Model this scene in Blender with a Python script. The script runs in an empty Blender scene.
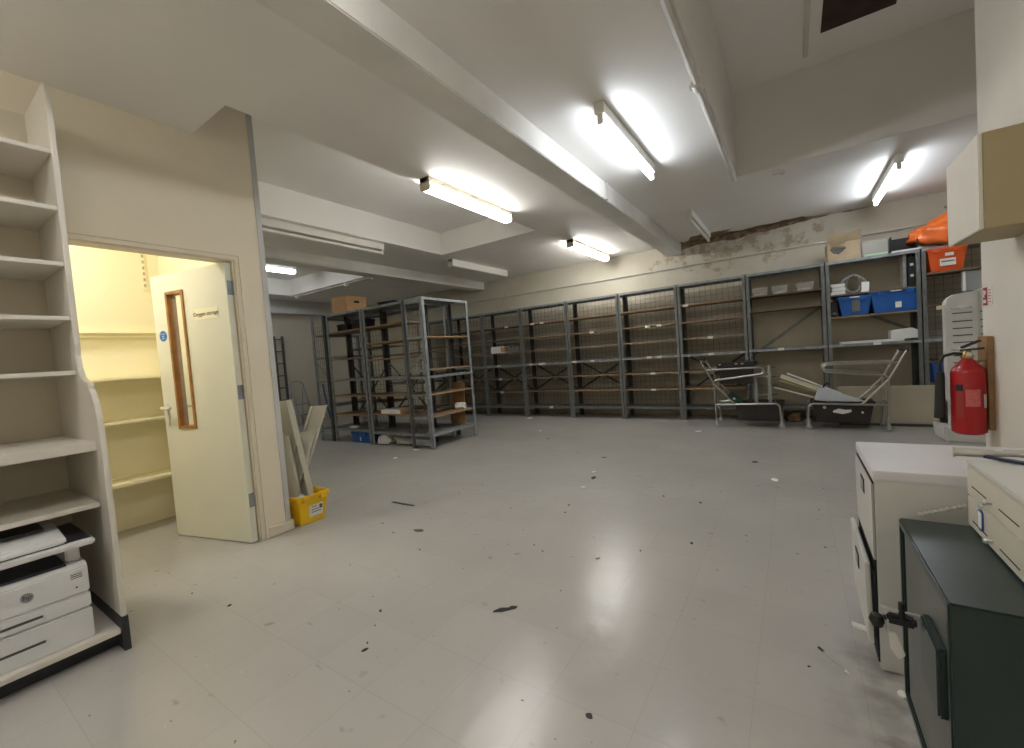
import bpy, bmesh, math, random
from mathutils import Vector, Matrix, Euler
random.seed(7)
PI = math.pi
S = bpy.context.scene
C = S.collection

# ---------------------------------------------------------------- camera, world, exposure
cam = bpy.data.objects.new('camera', bpy.data.cameras.new('camera'))
C.objects.link(cam)
YAW, PITCH, ROLL, CAM_H = 0.589712, -0.0431831, -0.0745801, 1.19
_r = Vector((math.cos(YAW), math.sin(YAW), 0)); _f = Vector((-math.sin(YAW), math.cos(YAW), 0)); _u = Vector((0, 0, 1))
_f2 = _f * math.cos(PITCH) + _u * math.sin(PITCH); _u2 = _u * math.cos(PITCH) - _f * math.sin(PITCH)
_r3 = _r * math.cos(ROLL) + _u2 * math.sin(ROLL); _u3 = _u2 * math.cos(ROLL) - _r * math.sin(ROLL)
cam.matrix_world = Matrix(((_r3.x, _u3.x, -_f2.x, 0), (_r3.y, _u3.y, -_f2.y, 0), (_r3.z, _u3.z, -_f2.z, CAM_H), (0, 0, 0, 1)))
cam.data.sensor_fit = 'HORIZONTAL'; cam.data.sensor_width = 36.0
cam.data.lens = 423.8 / 1024 * 36.0
cam.data.clip_start = 0.05; cam.data.clip_end = 60
S.camera = cam
S.view_settings.view_transform = 'Standard'; S.view_settings.look = 'None'
S.view_settings.gamma = 1.0; S.view_settings.use_curve_mapping = False
S.view_settings.exposure = 1.42
w = bpy.data.worlds.new('world'); S.world = w; w.use_nodes = True
w.node_tree.nodes['Background'].inputs[0].default_value = (0.8, 0.85, 1, 1)
w.node_tree.nodes['Background'].inputs[1].default_value = 0.0
try:
    S.cycles.use_denoising = True
    S.cycles.max_bounces = 10; S.cycles.diffuse_bounces = 6
    S.cycles.sample_clamp_indirect = 6
except Exception:
    pass
# lamp strengths (W per m2 of glowing surface); the last drives the added fill tubes
TUBE, DIFFUSER, STORE_LAMP, FILL = 16.5, 13.0, 28.0, 24.0

# ---------------------------------------------------------------- materials
def lin(c):
    c = c / 255.0
    return c / 12.92 if c <= 0.04045 else ((c + 0.055) / 1.055) ** 2.4
def rgb(r, g, b): return (lin(r), lin(g), lin(b), 1.0)
def shade(c, k): return (min(1, c[0] * k), min(1, c[1] * k), min(1, c[2] * k), 1.0)

def mat(name, col, rough=0.6, metal=0.0, vary=0.08, scale=6.0, bump=0.0, bscale=40.0, spec=0.5, col2=None, lo=0.35, hi=0.65, detail=4):
    m = bpy.data.materials.new(name); m.use_nodes = True
    nt = m.node_tree; b = nt.nodes['Principled BSDF']
    tc = nt.nodes.new('ShaderNodeTexCoord'); n = nt.nodes.new('ShaderNodeTexNoise')
    n.inputs['Scale'].default_value = scale; n.inputs['Detail'].default_value = detail
    nt.links.new(tc.outputs['Object'], n.inputs['Vector'])
    cr = nt.nodes.new('ShaderNodeValToRGB')
    cr.color_ramp.elements[0].position = lo; cr.color_ramp.elements[1].position = hi
    cr.color_ramp.elements[0].color = col2 if col2 else shade(col, 1 - vary)
    cr.color_ramp.elements[1].color = col if col2 else shade(col, 1 + vary * 0.5)
    nt.links.new(n.outputs['Fac'], cr.inputs['Fac']); nt.links.new(cr.outputs['Color'], b.inputs['Base Color'])
    b.inputs['Roughness'].default_value = rough; b.inputs['Metallic'].default_value = metal
    b.inputs['Specular IOR Level'].default_value = spec
    if bump:
        n2 = nt.nodes.new('ShaderNodeTexNoise'); n2.inputs['Scale'].default_value = bscale
        nt.links.new(tc.outputs['Object'], n2.inputs['Vector'])
        bp = nt.nodes.new('ShaderNodeBump'); bp.inputs['Strength'].default_value = bump; bp.inputs['Distance'].default_value = 0.01
        nt.links.new(n2.outputs['Fac'], bp.inputs['Height']); nt.links.new(bp.outputs['Normal'], b.inputs['Normal'])
    return m

def emit(name, col, strength):
    m = bpy.data.materials.new(name); m.use_nodes = True
    nt = m.node_tree; nt.nodes.remove(nt.nodes['Principled BSDF'])
    e = nt.nodes.new('ShaderNodeEmission'); e.inputs[0].default_value = col; e.inputs[1].default_value = strength
    nt.links.new(e.outputs[0], nt.nodes['Material Output'].inputs[0])
    return m

def clear(name, col, alpha, rough=0.15):
    m = mat(name, col, rough, vary=0.02)
    m.node_tree.nodes['Principled BSDF'].inputs['Alpha'].default_value = alpha
    return m

def floor_mat():
    m = bpy.data.materials.new('floor_vinyl'); m.use_nodes = True
    nt = m.node_tree; L = nt.links; b = nt.nodes['Principled BSDF']; N = nt.nodes.new
    tc = N('ShaderNodeTexCoord')
    mp = N('ShaderNodeMapping'); mp.inputs['Location'].default_value = (0.155, 0.0, 0.0)
    L.new(tc.outputs['Object'], mp.inputs['Vector'])
    br = N('ShaderNodeTexBrick'); br.offset = 0.0; br.squash = 1.0
    br.inputs['Scale'].default_value = 1.0; br.inputs['Brick Width'].default_value = 0.3045; br.inputs['Row Height'].default_value = 0.3045
    br.inputs['Mortar Size'].default_value = 0.0016; br.inputs['Mortar Smooth'].default_value = 0.3
    br.inputs['Color1'].default_value = (1, 1, 1, 1); br.inputs['Color2'].default_value = (0.955, 0.955, 0.955, 1); br.inputs['Mortar'].default_value = (0.84, 0.83, 0.81, 1)
    L.new(mp.outputs[0], br.inputs['Vector'])
    n1 = N('ShaderNodeTexNoise'); n1.inputs['Scale'].default_value = 1.1; n1.inputs['Detail'].default_value = 5
    L.new(tc.outputs['Object'], n1.inputs['Vector'])
    c1 = N('ShaderNodeValToRGB'); c1.color_ramp.elements[0].position = 0.3; c1.color_ramp.elements[1].position = 0.7
    c1.color_ramp.elements[0].color = rgb(171, 168, 163); c1.color_ramp.elements[1].color = rgb(181, 178, 172)
    L.new(n1.outputs['Fac'], c1.inputs['Fac'])
    mx = N('ShaderNodeMixRGB'); mx.blend_type = 'MULTIPLY'; mx.inputs[0].default_value = 0.75
    L.new(c1.outputs[0], mx.inputs[1]); L.new(br.outputs['Color'], mx.inputs[2])
    # short light scuffs and dark marks, stretched noise
    def marks(rot, sc, lo, hi):
        mm = N('ShaderNodeMapping'); mm.inputs['Rotation'].default_value = (0, 0, rot); mm.inputs['Scale'].default_value = sc
        L.new(tc.outputs['Object'], mm.inputs['Vector'])
        nn = N('ShaderNodeTexNoise'); nn.inputs['Scale'].default_value = 1.0; nn.inputs['Detail'].default_value = 2
        L.new(mm.outputs[0], nn.inputs['Vector'])
        rr = N('ShaderNodeValToRGB'); rr.color_ramp.elements[0].position = lo; rr.color_ramp.elements[1].position = hi
        L.new(nn.outputs['Fac'], rr.inputs['Fac']); return rr
    s1 = marks(0.5, (16, 120, 1), 0.72, 0.77)
    m2 = N('ShaderNodeMixRGB'); m2.blend_type = 'MIX'; m2.inputs[2].default_value = rgb(205, 202, 194)
    ml = N('ShaderNodeMath'); ml.operation = 'MULTIPLY'; ml.inputs[1].default_value = 0.5
    L.new(s1.outputs[0], ml.inputs[0]); L.new(ml.outputs[0], m2.inputs[0]); L.new(mx.outputs[0], m2.inputs[1])
    s2 = marks(-0.4, (9, 14, 1), 0.69, 0.77)
    m3 = N('ShaderNodeMixRGB'); m3.inputs[2].default_value = rgb(118, 113, 105)
    ml2 = N('ShaderNodeMath'); ml2.operation = 'MULTIPLY'; ml2.inputs[1].default_value = 0.45
    L.new(s2.outputs[0], ml2.inputs[0]); L.new(ml2.outputs[0], m3.inputs[0]); L.new(m2.outputs[0], m3.inputs[1])
    s3 = marks(0.2, (22, 24, 1), 0.745, 0.76)
    m4 = N('ShaderNodeMixRGB'); m4.inputs[2].default_value = rgb(60, 57, 54)
    L.new(s3.outputs[0], m4.inputs[0]); L.new(m3.outputs[0], m4.inputs[1])
    # worn dirty patch beside the cabinets
    sp = N('ShaderNodeSeparateXYZ'); L.new(tc.outputs['Object'], sp.inputs[0])
    def rng(ax, a0, a1):
        r = N('ShaderNodeMapRange'); r.inputs['From Min'].default_value = a0; r.inputs['From Max'].default_value = a1
        L.new(sp.outputs[ax], r.inputs[0]); return r.outputs[0]
    n6 = N('ShaderNodeTexNoise'); n6.inputs['Scale'].default_value = 6.0; n6.inputs['Detail'].default_value = 5
    L.new(tc.outputs['Object'], n6.inputs['Vector'])
    r6 = N('ShaderNodeValToRGB'); r6.color_ramp.elements[0].position = 0.42; r6.color_ramp.elements[1].position = 0.68
    L.new(n6.outputs['Fac'], r6.inputs['Fac'])
    k = r6.outputs[0]
    for ax, a0, a1 in (('X', 0.02, 0.2), ('Y', 1.1, 1.4), ('Y', 2.15, 1.85), ('X', 0.9, 0.4)):
        mm_ = N('ShaderNodeMath'); mm_.operation = 'MULTIPLY'; L.new(k, mm_.inputs[0]); L.new(rng(ax, a0, a1), mm_.inputs[1]); k = mm_.outputs[0]
    kk_ = N('ShaderNodeMath'); kk_.operation = 'MULTIPLY'; kk_.inputs[1].default_value = 0.8; L.new(k, kk_.inputs[0])
    m5 = N('ShaderNodeMixRGB'); m5.inputs[2].default_value = rgb(88, 84, 78); L.new(kk_.outputs[0], m5.inputs[0]); L.new(m4.outputs[0], m5.inputs[1])
    L.new(m5.outputs[0], b.inputs['Base Color'])
    n4 = N('ShaderNodeTexNoise'); n4.inputs['Scale'].default_value = 3.0; n4.inputs['Detail'].default_value = 6
    L.new(tc.outputs['Object'], n4.inputs['Vector'])
    mr = N('ShaderNodeMapRange'); mr.inputs['To Min'].default_value = 0.205; mr.inputs['To Max'].default_value = 0.27
    L.new(n4.outputs['Fac'], mr.inputs[0]); L.new(mr.outputs[0], b.inputs['Roughness'])
    n5 = N('ShaderNodeTexNoise'); n5.inputs['Scale'].default_value = 9.0; n5.inputs['Detail'].default_value = 5
    L.new(tc.outputs['Object'], n5.inputs['Vector'])
    bp = N('ShaderNodeBump'); bp.inputs['Strength'].default_value = 0.3; bp.inputs['Distance'].default_value = 0.008
    L.new(n5.outputs['Fac'], bp.inputs['Height']); L.new(bp.outputs['Normal'], b.inputs['Normal'])
    return m

def back_wall_mat():
    """old cream paint, flaking to brown plaster in a ragged band under the ceiling right of the beam"""
    m = bpy.data.materials.new('flaking_cream_paint'); m.use_nodes = True
    nt = m.node_tree; L = nt.links; b = nt.nodes['Principled BSDF']; N = nt.nodes.new
    tc = N('ShaderNodeTexCoord'); sp = N('ShaderNodeSeparateXYZ'); L.new(tc.outputs['Object'], sp.inputs[0])
    n1 = N('ShaderNodeTexNoise'); n1.inputs['Scale'].default_value = 1.6; n1.inputs['Detail'].default_value = 6
    L.new(tc.outputs['Object'], n1.inputs['Vector'])
    c1 = N('ShaderNodeValToRGB'); c1.color_ramp.elements[0].position = 0.3; c1.color_ramp.elements[1].position = 0.7
    c1.color_ramp.elements[0].color = rgb(192, 185, 167); c1.color_ramp.elements[1].color = rgb(210, 204, 188)
    L.new(n1.outputs['Fac'], c1.inputs['Fac'])
    n2 = N('ShaderNodeTexNoise'); n2.inputs['Scale'].default_value = 5.5; n2.inputs['Detail'].default_value = 8; n2.inputs['Roughness'].default_value = 0.65
    L.new(tc.outputs['Object'], n2.inputs['Vector'])
    def mask(axis, a0, a1, b0, b1):
        r = N('ShaderNodeMapRange'); r.inputs['From Min'].default_value = a0; r.inputs['From Max'].default_value = a1
        r.inputs['To Min'].default_value = b0; r.inputs['To Max'].default_value = b1
        L.new(sp.outputs[axis], r.inputs[0]); return r.outputs[0]
    def mth(op, a, bb):
        k = N('ShaderNodeMath'); k.operation = op
        for i, v in enumerate((a, bb)):
            if isinstance(v, (int, float)): k.inputs[i].default_value = v
            else: L.new(v, k.inputs[i])
        return k.outputs[0]
    # stains: x from -2.4 to 0.4, above z 2.2
    mxm = mth('MULTIPLY', mask('X', -2.2, -1.5, 0, 1), mask('X', 0.0, 0.7, 1, 0))
    mz = mask('Z', 2.1, 2.6, 0, 1)
    st = mth('MULTIPLY', mth('MULTIPLY', mxm, mz), 0.22)
    v = mth('ADD', n2.outputs['Fac'], st)
    cr = N('ShaderNodeValToRGB'); cr.color_ramp.elements[0].position = 0.66; cr.color_ramp.elements[1].position = 0.76
    L.new(v, cr.inputs['Fac'])
    m1 = N('ShaderNodeMixRGB'); m1.inputs[2].default_value = rgb(150, 132, 106)
    L.new(mth('MULTIPLY', cr.outputs[0], 0.7), m1.inputs[0]); L.new(c1.outputs[0], m1.inputs[1])
    # bare band right under the ceiling, deeper to the left end near the beam
    n3 = N('ShaderNodeTexNoise'); n3.inputs['Scale'].default_value = 2.2; n3.inputs['Detail'].default_value = 7
    L.new(tc.outputs['Object'], n3.inputs['Vector'])
    edge = mth('ADD', mask('X', -1.7, 0.9, 2.68, 2.80), mth('MULTIPLY', mth('SUBTRACT', n3.outputs['Fac'], 0.5), 0.2))
    band = mth('MULTIPLY', mth('GREATER_THAN', sp.outputs['Z'], edge), mth('MULTIPLY', mask('X', -1.8, -1.65, 0, 1), mask('X', 0.7, 0.95, 1, 0)))
    n4 = N('ShaderNodeTexNoise'); n4.inputs['Scale'].default_value = 14; n4.inputs['Detail'].default_value = 6
    L.new(tc.outputs['Object'], n4.inputs['Vector'])
    c4 = N('ShaderNodeValToRGB'); c4.color_ramp.elements[0].color = rgb(92, 70, 48); c4.color_ramp.elements[1].color = rgb(150, 126, 98)
    c4.color_ramp.elements[0].position = 0.35; c4.color_ramp.elements[1].position = 0.7
    L.new(n4.outputs['Fac'], c4.inputs['Fac'])
    m2 = N('ShaderNodeMixRGB'); L.new(band, m2.inputs[0]); L.new(m1.outputs[0], m2.inputs[1]); L.new(c4.outputs[0], m2.inputs[2])
    L.new(m2.outputs[0], b.inputs['Base Color']); b.inputs['Roughness'].default_value = 0.75
    bp = N('ShaderNodeBump'); bp.inputs['Strength'].default_value = 0.35; bp.inputs['Distance'].default_value = 0.02
    L.new(n2.outputs['Fac'], bp.inputs['Height']); L.new(bp.outputs['Normal'], b.inputs['Normal'])
    return m

def ceiling_mat():
    """off-white emulsion; a ragged brown patch of bare plaster along the back wall"""
    m = bpy.data.materials.new('ceiling_paint'); m.use_nodes = True
    nt = m.node_tree; L = nt.links; b = nt.nodes['Principled BSDF']; N = nt.nodes.new
    tc = N('ShaderNodeTexCoord'); sp = N('ShaderNodeSeparateXYZ'); L.new(tc.outputs['Object'], sp.inputs[0])
    n1 = N('ShaderNodeTexNoise'); n1.inputs['Scale'].default_value = 1.2; n1.inputs['Detail'].default_value = 5
    L.new(tc.outputs['Object'], n1.inputs['Vector'])
    c1 = N('ShaderNodeValToRGB'); c1.color_ramp.elements[0].position = 0.3; c1.color_ramp.elements[1].position = 0.7
    c1.color_ramp.elements[0].color = rgb(230, 227, 222); c1.color_ramp.elements[1].color = rgb(237, 235, 231)
    L.new(n1.outputs['Fac'], c1.inputs['Fac'])
    def mth(op, a, bb):
        k = N('ShaderNodeMath'); k.operation = op
        for i, v in enumerate((a, bb)):
            if isinstance(v, (int, float)): k.inputs[i].default_value = v
            else: L.new(v, k.inputs[i])
        return k.outputs[0]
    def mask(axis, a0, a1, b0, b1):
        r = N('ShaderNodeMapRange'); r.inputs['From Min'].default_value = a0; r.inputs['From Max'].default_value = a1
        r.inputs['To Min'].default_value = b0; r.inputs['To Max'].default_value = b1
        L.new(sp.outputs[axis], r.inputs[0]); return r.outputs[0]
    n3 = N('ShaderNodeTexNoise'); n3.inputs['Scale'].default_value = 2.6; n3.inputs['Detail'].default_value = 7
    L.new(tc.outputs['Object'], n3.inputs['Vector'])
    edge = mth('ADD', 7.17, mth('MULTIPLY', mth('SUBTRACT', n3.outputs['Fac'], 0.5), 0.9))
    band = mth('MULTIPLY', mth('GREATER_THAN', sp.outputs['Y'], edge), mth('MULTIPLY', mask('X', -1.9, -1.75, 0, 1), mask('X', 0.2, 0.5, 1, 0)))
    n4 = N('ShaderNodeTexNoise'); n4.inputs['Scale'].default_value = 10; n4.inputs['Detail'].default_value = 6
    L.new(tc.outputs['Object'], n4.inputs['Vector'])
    c4 = N('ShaderNodeValToRGB'); c4.color_ramp.elements[0].color = rgb(86, 66, 46); c4.color_ramp.elements[1].color = rgb(150, 124, 94)
    c4.color_ramp.elements[0].position = 0.35; c4.color_ramp.elements[1].position = 0.7
    L.new(n4.outputs['Fac'], c4.inputs['Fac'])
    m2 = N('ShaderNodeMixRGB'); L.new(band, m2.inputs[0]); L.new(c1.outputs[0], m2.inputs[1]); L.new(c4.outputs[0], m2.inputs[2])
    L.new(m2.outputs[0], b.inputs['Base Color']); b.inputs['Roughness'].default_value = 0.6
    return m

M = dict(
    floor=floor_mat(), ceiling=ceiling_mat(), back=back_wall_mat(),
    wall=mat('cream_wall_paint', rgb(226, 216, 194), 0.65, vary=0.04, scale=2.0, bump=0.05),
    wallr=mat('pale_wall_paint', rgb(226, 220, 208), 0.65, vary=0.05, scale=2.0, bump=0.05),
    grey_wall=mat('grey_cream_wall_paint', rgb(196, 190, 174), 0.7, vary=0.06, scale=1.5),
    beam=mat('beam_paint', rgb(226, 224, 218), 0.55, vary=0.06, scale=3.0, bump=0.1, bscale=12),
    bulk=mat('strip_paint', rgb(206, 200, 188), 0.65, vary=0.05, scale=1.5, bump=0.1, bscale=8),
    store=mat('store_room_cream_paint', rgb(240, 233, 202), 0.6, vary=0.03, scale=2.0),
    white=mat('white_gloss', rgb(226, 223, 214), 0.4, vary=0.04, scale=5),
    door=mat('door_paint', rgb(228, 227, 208), 0.35, vary=0.02, scale=3),
    hard=mat('hardwood_bead', rgb(170, 118, 62), 0.45, vary=0.2, scale=14),
    glass=clear('clear_glass', rgb(225, 235, 225), 0.12, 0.05),
    steel=mat('grey_painted_steel', rgb(118, 120, 118), 0.45, 0.25, vary=0.18, scale=9, bump=0.05),
    steel_light=mat('worn_light_steel', rgb(148, 153, 155), 0.42, 0.3, vary=0.22, scale=12),
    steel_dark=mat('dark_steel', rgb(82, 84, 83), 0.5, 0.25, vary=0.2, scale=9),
    chip=mat('chipboard_shelf', rgb(152, 126, 96), 0.7, vary=0.18, scale=12),
    chip_dark=mat('aged_chipboard', rgb(116, 98, 78), 0.75, vary=0.2, scale=12),
    wire=mat('wire_mesh', rgb(112, 108, 98), 0.5, 0.3),
    sheet=mat('beige_sheet', rgb(172, 162, 140), 0.7, vary=0.06, scale=2.5),
    tag=mat('paper_tag', rgb(226, 224, 214), 0.7, vary=0.05),
    chrome=mat('chrome_tube', rgb(186, 184, 176), 0.28, 0.9, vary=0.1, scale=20),
    rubber=mat('black_rubber', rgb(32, 31, 32), 0.55, vary=0.15),
    tote=mat('dark_brown_tote', rgb(46, 38, 36), 0.45, vary=0.15, scale=8),
    blue=mat('blue_plastic', rgb(36, 98, 176), 0.42, vary=0.1, scale=5),
    yellow=mat('yellow_plastic', rgb(236, 190, 26), 0.4, vary=0.06, scale=6),
    orange=mat('orange_plastic', rgb(226, 92, 34), 0.45, vary=0.1, scale=6),
    bag=mat('orange_sheet_plastic', rgb(226, 108, 40), 0.4, vary=0.15, scale=9),
    card=mat('brown_cardboard', rgb(196, 156, 112), 0.8, vary=0.08, scale=8),
    card_grey=mat('dusty_cardboard', rgb(178, 158, 128), 0.85, vary=0.12, scale=7),
    laminate=mat('white_laminate', rgb(216, 211, 200), 0.4, vary=0.03, scale=3),
    lam_in=mat('cream_laminate', rgb(206, 198, 178), 0.5, vary=0.04, scale=3),
    plinth=mat('black_plinth', rgb(44, 46, 50), 0.5, vary=0.15),
    printer=mat('printer_white', rgb(220, 221, 220), 0.4, vary=0.02),
    printer_dark=mat('printer_black', rgb(34, 36, 44), 0.35, vary=0.1),
    seam=mat('dark_seam', rgb(86, 86, 84), 0.6),
    logo=mat('grey_badge', rgb(150, 152, 154), 0.35, 0.2),
    tank=mat('extinguisher_red', rgb(166, 24, 30), 0.28, vary=0.05),
    red=mat('red_plastic', rgb(196, 40, 44), 0.4),
    red_dark=mat('sign_red', rgb(158, 52, 50), 0.5),
    label=mat('white_label', rgb(228, 226, 220), 0.5, vary=0.03),
    print=mat('label_print', rgb(96, 94, 92), 0.6),
    brass=mat('brass', rgb(176, 146, 82), 0.35, 0.8),
    silver=mat('silver_metal', rgb(214, 214, 210), 0.28, 0.6, vary=0.1),
    wood=mat('brown_board', rgb(150, 116, 78), 0.6, vary=0.2, scale=10),
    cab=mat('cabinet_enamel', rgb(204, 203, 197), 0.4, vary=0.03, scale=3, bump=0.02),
    cab_top=mat('cabinet_enamel_lit_top', rgb(216, 214, 216), 0.35, vary=0.04, scale=4),  # cabinet enamel again, lightened for the light falling on the top
    drawer=mat('drawer_enamel', rgb(206, 200, 184), 0.4, vary=0.04, scale=3),
    black=mat('painted_gap_shade', rgb(14, 13, 13), 0.7),  # black standing in for the shade in gaps, holes and slots
    safe=mat('dark_green_enamel', rgb(40, 54, 52), 0.3, 0.1, vary=0.12, scale=7, bump=0.04, bscale=60),
    safe_door=mat('worn_green_grey_enamel', rgb(96, 98, 92), 0.35, 0.1, vary=0.12, scale=7),
    cupboard=mat('beige_cupboard_paint', rgb(168, 152, 118), 0.6, vary=0.05, scale=3),
    plastic=mat('white_plastic', rgb(218, 217, 212), 0.4, vary=0.04, scale=5),
    acrylic=clear('clear_acrylic', rgb(214, 216, 212), 0.35),
    acrylic_thin=clear('thin_clear_plastic', rgb(205, 203, 195), 0.22),
    green=mat('dark_green_plastic', rgb(30, 84, 62), 0.4),
    green_print=mat('light_green_print', rgb(176, 204, 170), 0.6),
    paper=mat('white_paper', rgb(232, 232, 228), 0.7, vary=0.03),
    paper_blue=mat('bluish_sheet', rgb(212, 220, 228), 0.45, vary=0.06, scale=6),
    batten=mat('cream_batten', rgb(220, 212, 188), 0.5, vary=0.06),
    cream=mat('cream_shelf_steel', rgb(204, 200, 182), 0.4, vary=0.05),
    hatch=mat('hatch_painted_shade', rgb(58, 40, 32), 0.8, vary=0.3),  # dark brown standing in for the shade inside the hatch
    pipe=mat('painted_pipe', rgb(206, 203, 196), 0.45, vary=0.08, scale=8),
    zinc=mat('zinc_strip', rgb(190, 190, 188), 0.5, 0.0, vary=0.1),
    shutter=mat('shutter_grey', rgb(206, 207, 206), 0.5, 0.0, vary=0.05),
    sign_blue=mat('sign_blue', rgb(38, 116, 192), 0.4),
    sign_cream=mat('sign_cream', rgb(244, 238, 206), 0.4, vary=0.01),
    ink=mat('dark_ink', rgb(52, 48, 40), 0.6),
    plaster=mat('plaster_chip', rgb(222, 220, 212), 0.8),
    dirt=mat('dark_dirt', rgb(40, 38, 36), 0.8, vary=0.2),
    bag_grey=mat('white_polythene', rgb(196, 194, 188), 0.35, vary=0.12, scale=10),
    body=mat('light_fitting_white', rgb(224, 222, 214), 0.45, vary=0.02),
    body_cream=mat('light_fitting_cream', rgb(208, 200, 176), 0.45, vary=0.02),
    tube_off=mat('unlit_tube', rgb(226, 224, 216), 0.3, vary=0.02),
    tube_cool=emit('lit_cool_tube', (0.86, 0.92, 1.0, 1), TUBE), tube_fill=emit('added_fill_tube', (1.0, 0.985, 0.965, 1), FILL),
    tube_warm=emit('lit_diffuser', (1.0, 0.98, 0.94, 1), DIFFUSER),
    tube_far=emit('lit_far_diffuser', (0.92, 0.96, 1.0, 1), DIFFUSER * 0.6),
    tube_store=emit('lit_store_lamp', (1.0, 0.98, 0.92, 1), STORE_LAMP),
    lever=mat('slate_lever', rgb(44, 54, 78), 0.4), blue_dark=mat('key_tag_blue', rgb(40, 78, 140), 0.4),
    mop=mat('grey_sheet', rgb(150, 152, 150), 0.5),
)

# ---------------------------------------------------------------- mesh helpers
class MB:
    def __init__(s): s.v = []; s.f = []
    def add(s, vs, fs):
        n = len(s.v); s.v += [tuple(p) for p in vs]; s.f += [tuple(i + n for i in f) for f in fs]; return s
    def box(s, x0, x1, y0, y1, z0, z1):
        if x0 > x1: x0, x1 = x1, x0
        if y0 > y1: y0, y1 = y1, y0
        if z0 > z1: z0, z1 = z1, z0
        return s.add([(x0, y0, z0), (x1, y0, z0), (x1, y1, z0), (x0, y1, z0), (x0, y0, z1), (x1, y0, z1), (x1, y1, z1), (x0, y1, z1)],
                     [(0, 3, 2, 1), (4, 5, 6, 7), (0, 1, 5, 4), (1, 2, 6, 5), (2, 3, 7, 6), (3, 0, 4, 7)])
    def bar(s, a, b, wx, wz, up=(0, 0, 1)):
        """rectangular bar from a to b, wx across, wz along up"""
        a, b = Vector(a), Vector(b); d = (b - a).normalized(); u = Vector(up)
        x = d.cross(u)
        if x.length < 1e-4: x = d.cross(Vector((0, 1, 0)))
        x.normalize(); u = x.cross(d).normalized()
        vs = []
        for p in (a, b):
            for i, j in ((-1, -1), (1, -1), (1, 1), (-1, 1)): vs.append(p + x * (i * wx / 2) + u * (j * wz / 2))
        return s.add(vs, [(0, 1, 2, 3), (7, 6, 5, 4), (0, 4, 5, 1), (1, 5, 6, 2), (2, 6, 7, 3), (3, 7, 4, 0)])
    def tube(s, pts, r, n=8, r2=None):
        pts = [Vector(p) for p in pts]; rings = []; prev = None
        for i, p in enumerate(pts):
            d = (pts[min(i + 1, len(pts) - 1)] - pts[max(i - 1, 0)]).normalized()
            if prev is None:
                u = Vector((0, 0, 1)) if abs(d.z) < 0.9 else Vector((1, 0, 0))
            else: u = prev
            x = d.cross(u).normalized(); u = x.cross(d).normalized(); prev = u
            rr = r if r2 is None else r + (r2 - r) * i / (len(pts) - 1)
            rings.append([p + (x * math.cos(2 * PI * k / n) + u * math.sin(2 * PI * k / n)) * rr for k in range(n)])
        vs = [q for g in rings for q in g]; fs = []
        for i in range(len(rings) - 1):
            for k in range(n):
                a = i * n + k; b = i * n + (k + 1) % n
                fs.append((a, b, b + n, a + n))
        fs.append(tuple(range(n))[::-1]); fs.append(tuple(range(len(vs) - n, len(vs))))
        return s.add(vs, fs)
    def lathe(s, prof, cx=0, cy=0, n=20):
        vs = []; fs = []
        for r, z in prof:
            for k in range(n): vs.append((cx + r * math.cos(2 * PI * k / n), cy + r * math.sin(2 * PI * k / n), z))
        for i in range(len(prof) - 1):
            for k in range(n):
                a = i * n + k; b = i * n + (k + 1) % n; fs.append((a, b, b + n, a + n))
        fs.append(tuple(range(n))[::-1]); fs.append(tuple(range(len(vs) - n, len(vs))))
        return s.add(vs, fs)
    def prism(s, poly, axis, a, b):
        """polygon in the plane across axis ('x': (y,z), 'y': (x,z), 'z': (x,y)) from a to b"""
        n = len(poly); vs = []
        for t in (a, b):
            for p, q in poly: vs.append({'x': (t, p, q), 'y': (p, t, q), 'z': (p, q, t)}[axis])
        fs = [tuple(range(n))[::-1], tuple(range(n, 2 * n))] + [(i, (i + 1) % n, (i + 1) % n + n, i + n) for i in range(n)]
        return s.add(vs, fs)
    def tub(s, w0, d0, w1, d1, h, t=0.008, lip=0.02, liph=0.03, floor=0.01):
        """open crate: bottom w0 x d0, top w1 x d1, rim outside"""
        def rect(w, d, z): return [(-w / 2, -d / 2, z), (w / 2, -d / 2, z), (w / 2, d / 2, z), (-w / 2, d / 2, z)]
        k = 1 - liph / h
        wl, dl = w0 + (w1 - w0) * k, d0 + (d1 - d0) * k
        loops = [rect(w0, d0, 0), rect(wl, dl, h - liph), rect(wl + lip, dl + lip, h - liph), rect(w1 + lip, d1 + lip, h),
                 rect(w1 - 2 * t, d1 - 2 * t, h), rect(w0 - 2 * t, d0 - 2 * t, floor)]
        vs = [p for l in loops for p in l]; fs = [(3, 2, 1, 0)]
        for i in range(len(loops) - 1):
            for j in range(4): fs.append((i * 4 + j, i * 4 + (j + 1) % 4, i * 4 + 4 + (j + 1) % 4, i * 4 + 4 + j))
        m = (len(loops) - 1) * 4; fs.append((m, m + 1, m + 2, m + 3))
        return s.add(vs, fs)
    def xf(s, mtx):
        s.v = [tuple(mtx @ Vector(p)) for p in s.v]; return s
    def build(s, name, m, parent=None, loc=(0, 0, 0), rot=(0, 0, 0), smooth=False, bevel=0.0):
        me = bpy.data.meshes.new(name); me.from_pydata(s.v, [], s.f); me.update()
        bm = bmesh.new(); bm.from_mesh(me); bmesh.ops.recalc_face_normals(bm, faces=bm.faces)
        if bevel:
            es = [e for e in bm.edges if len(e.link_faces) == 2 and e.calc_face_angle(0) > 0.6]
            bmesh.ops.bevel(bm, geom=es, offset=bevel, segments=2, affect='EDGES', clamp_overlap=True)
        bm.to_mesh(me); bm.free()
        if smooth:
            for p in me.polygons: p.use_smooth = True
            try: me.set_sharp_from_angle(angle=math.radians(40))
            except Exception: pass
        me.materials.append(M[m] if isinstance(m, str) else m)
        o = bpy.data.objects.new(name, me); C.objects.link(o)
        o.location = loc; o.rotation_euler = rot
        if parent: o.parent = parent
        return o
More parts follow.
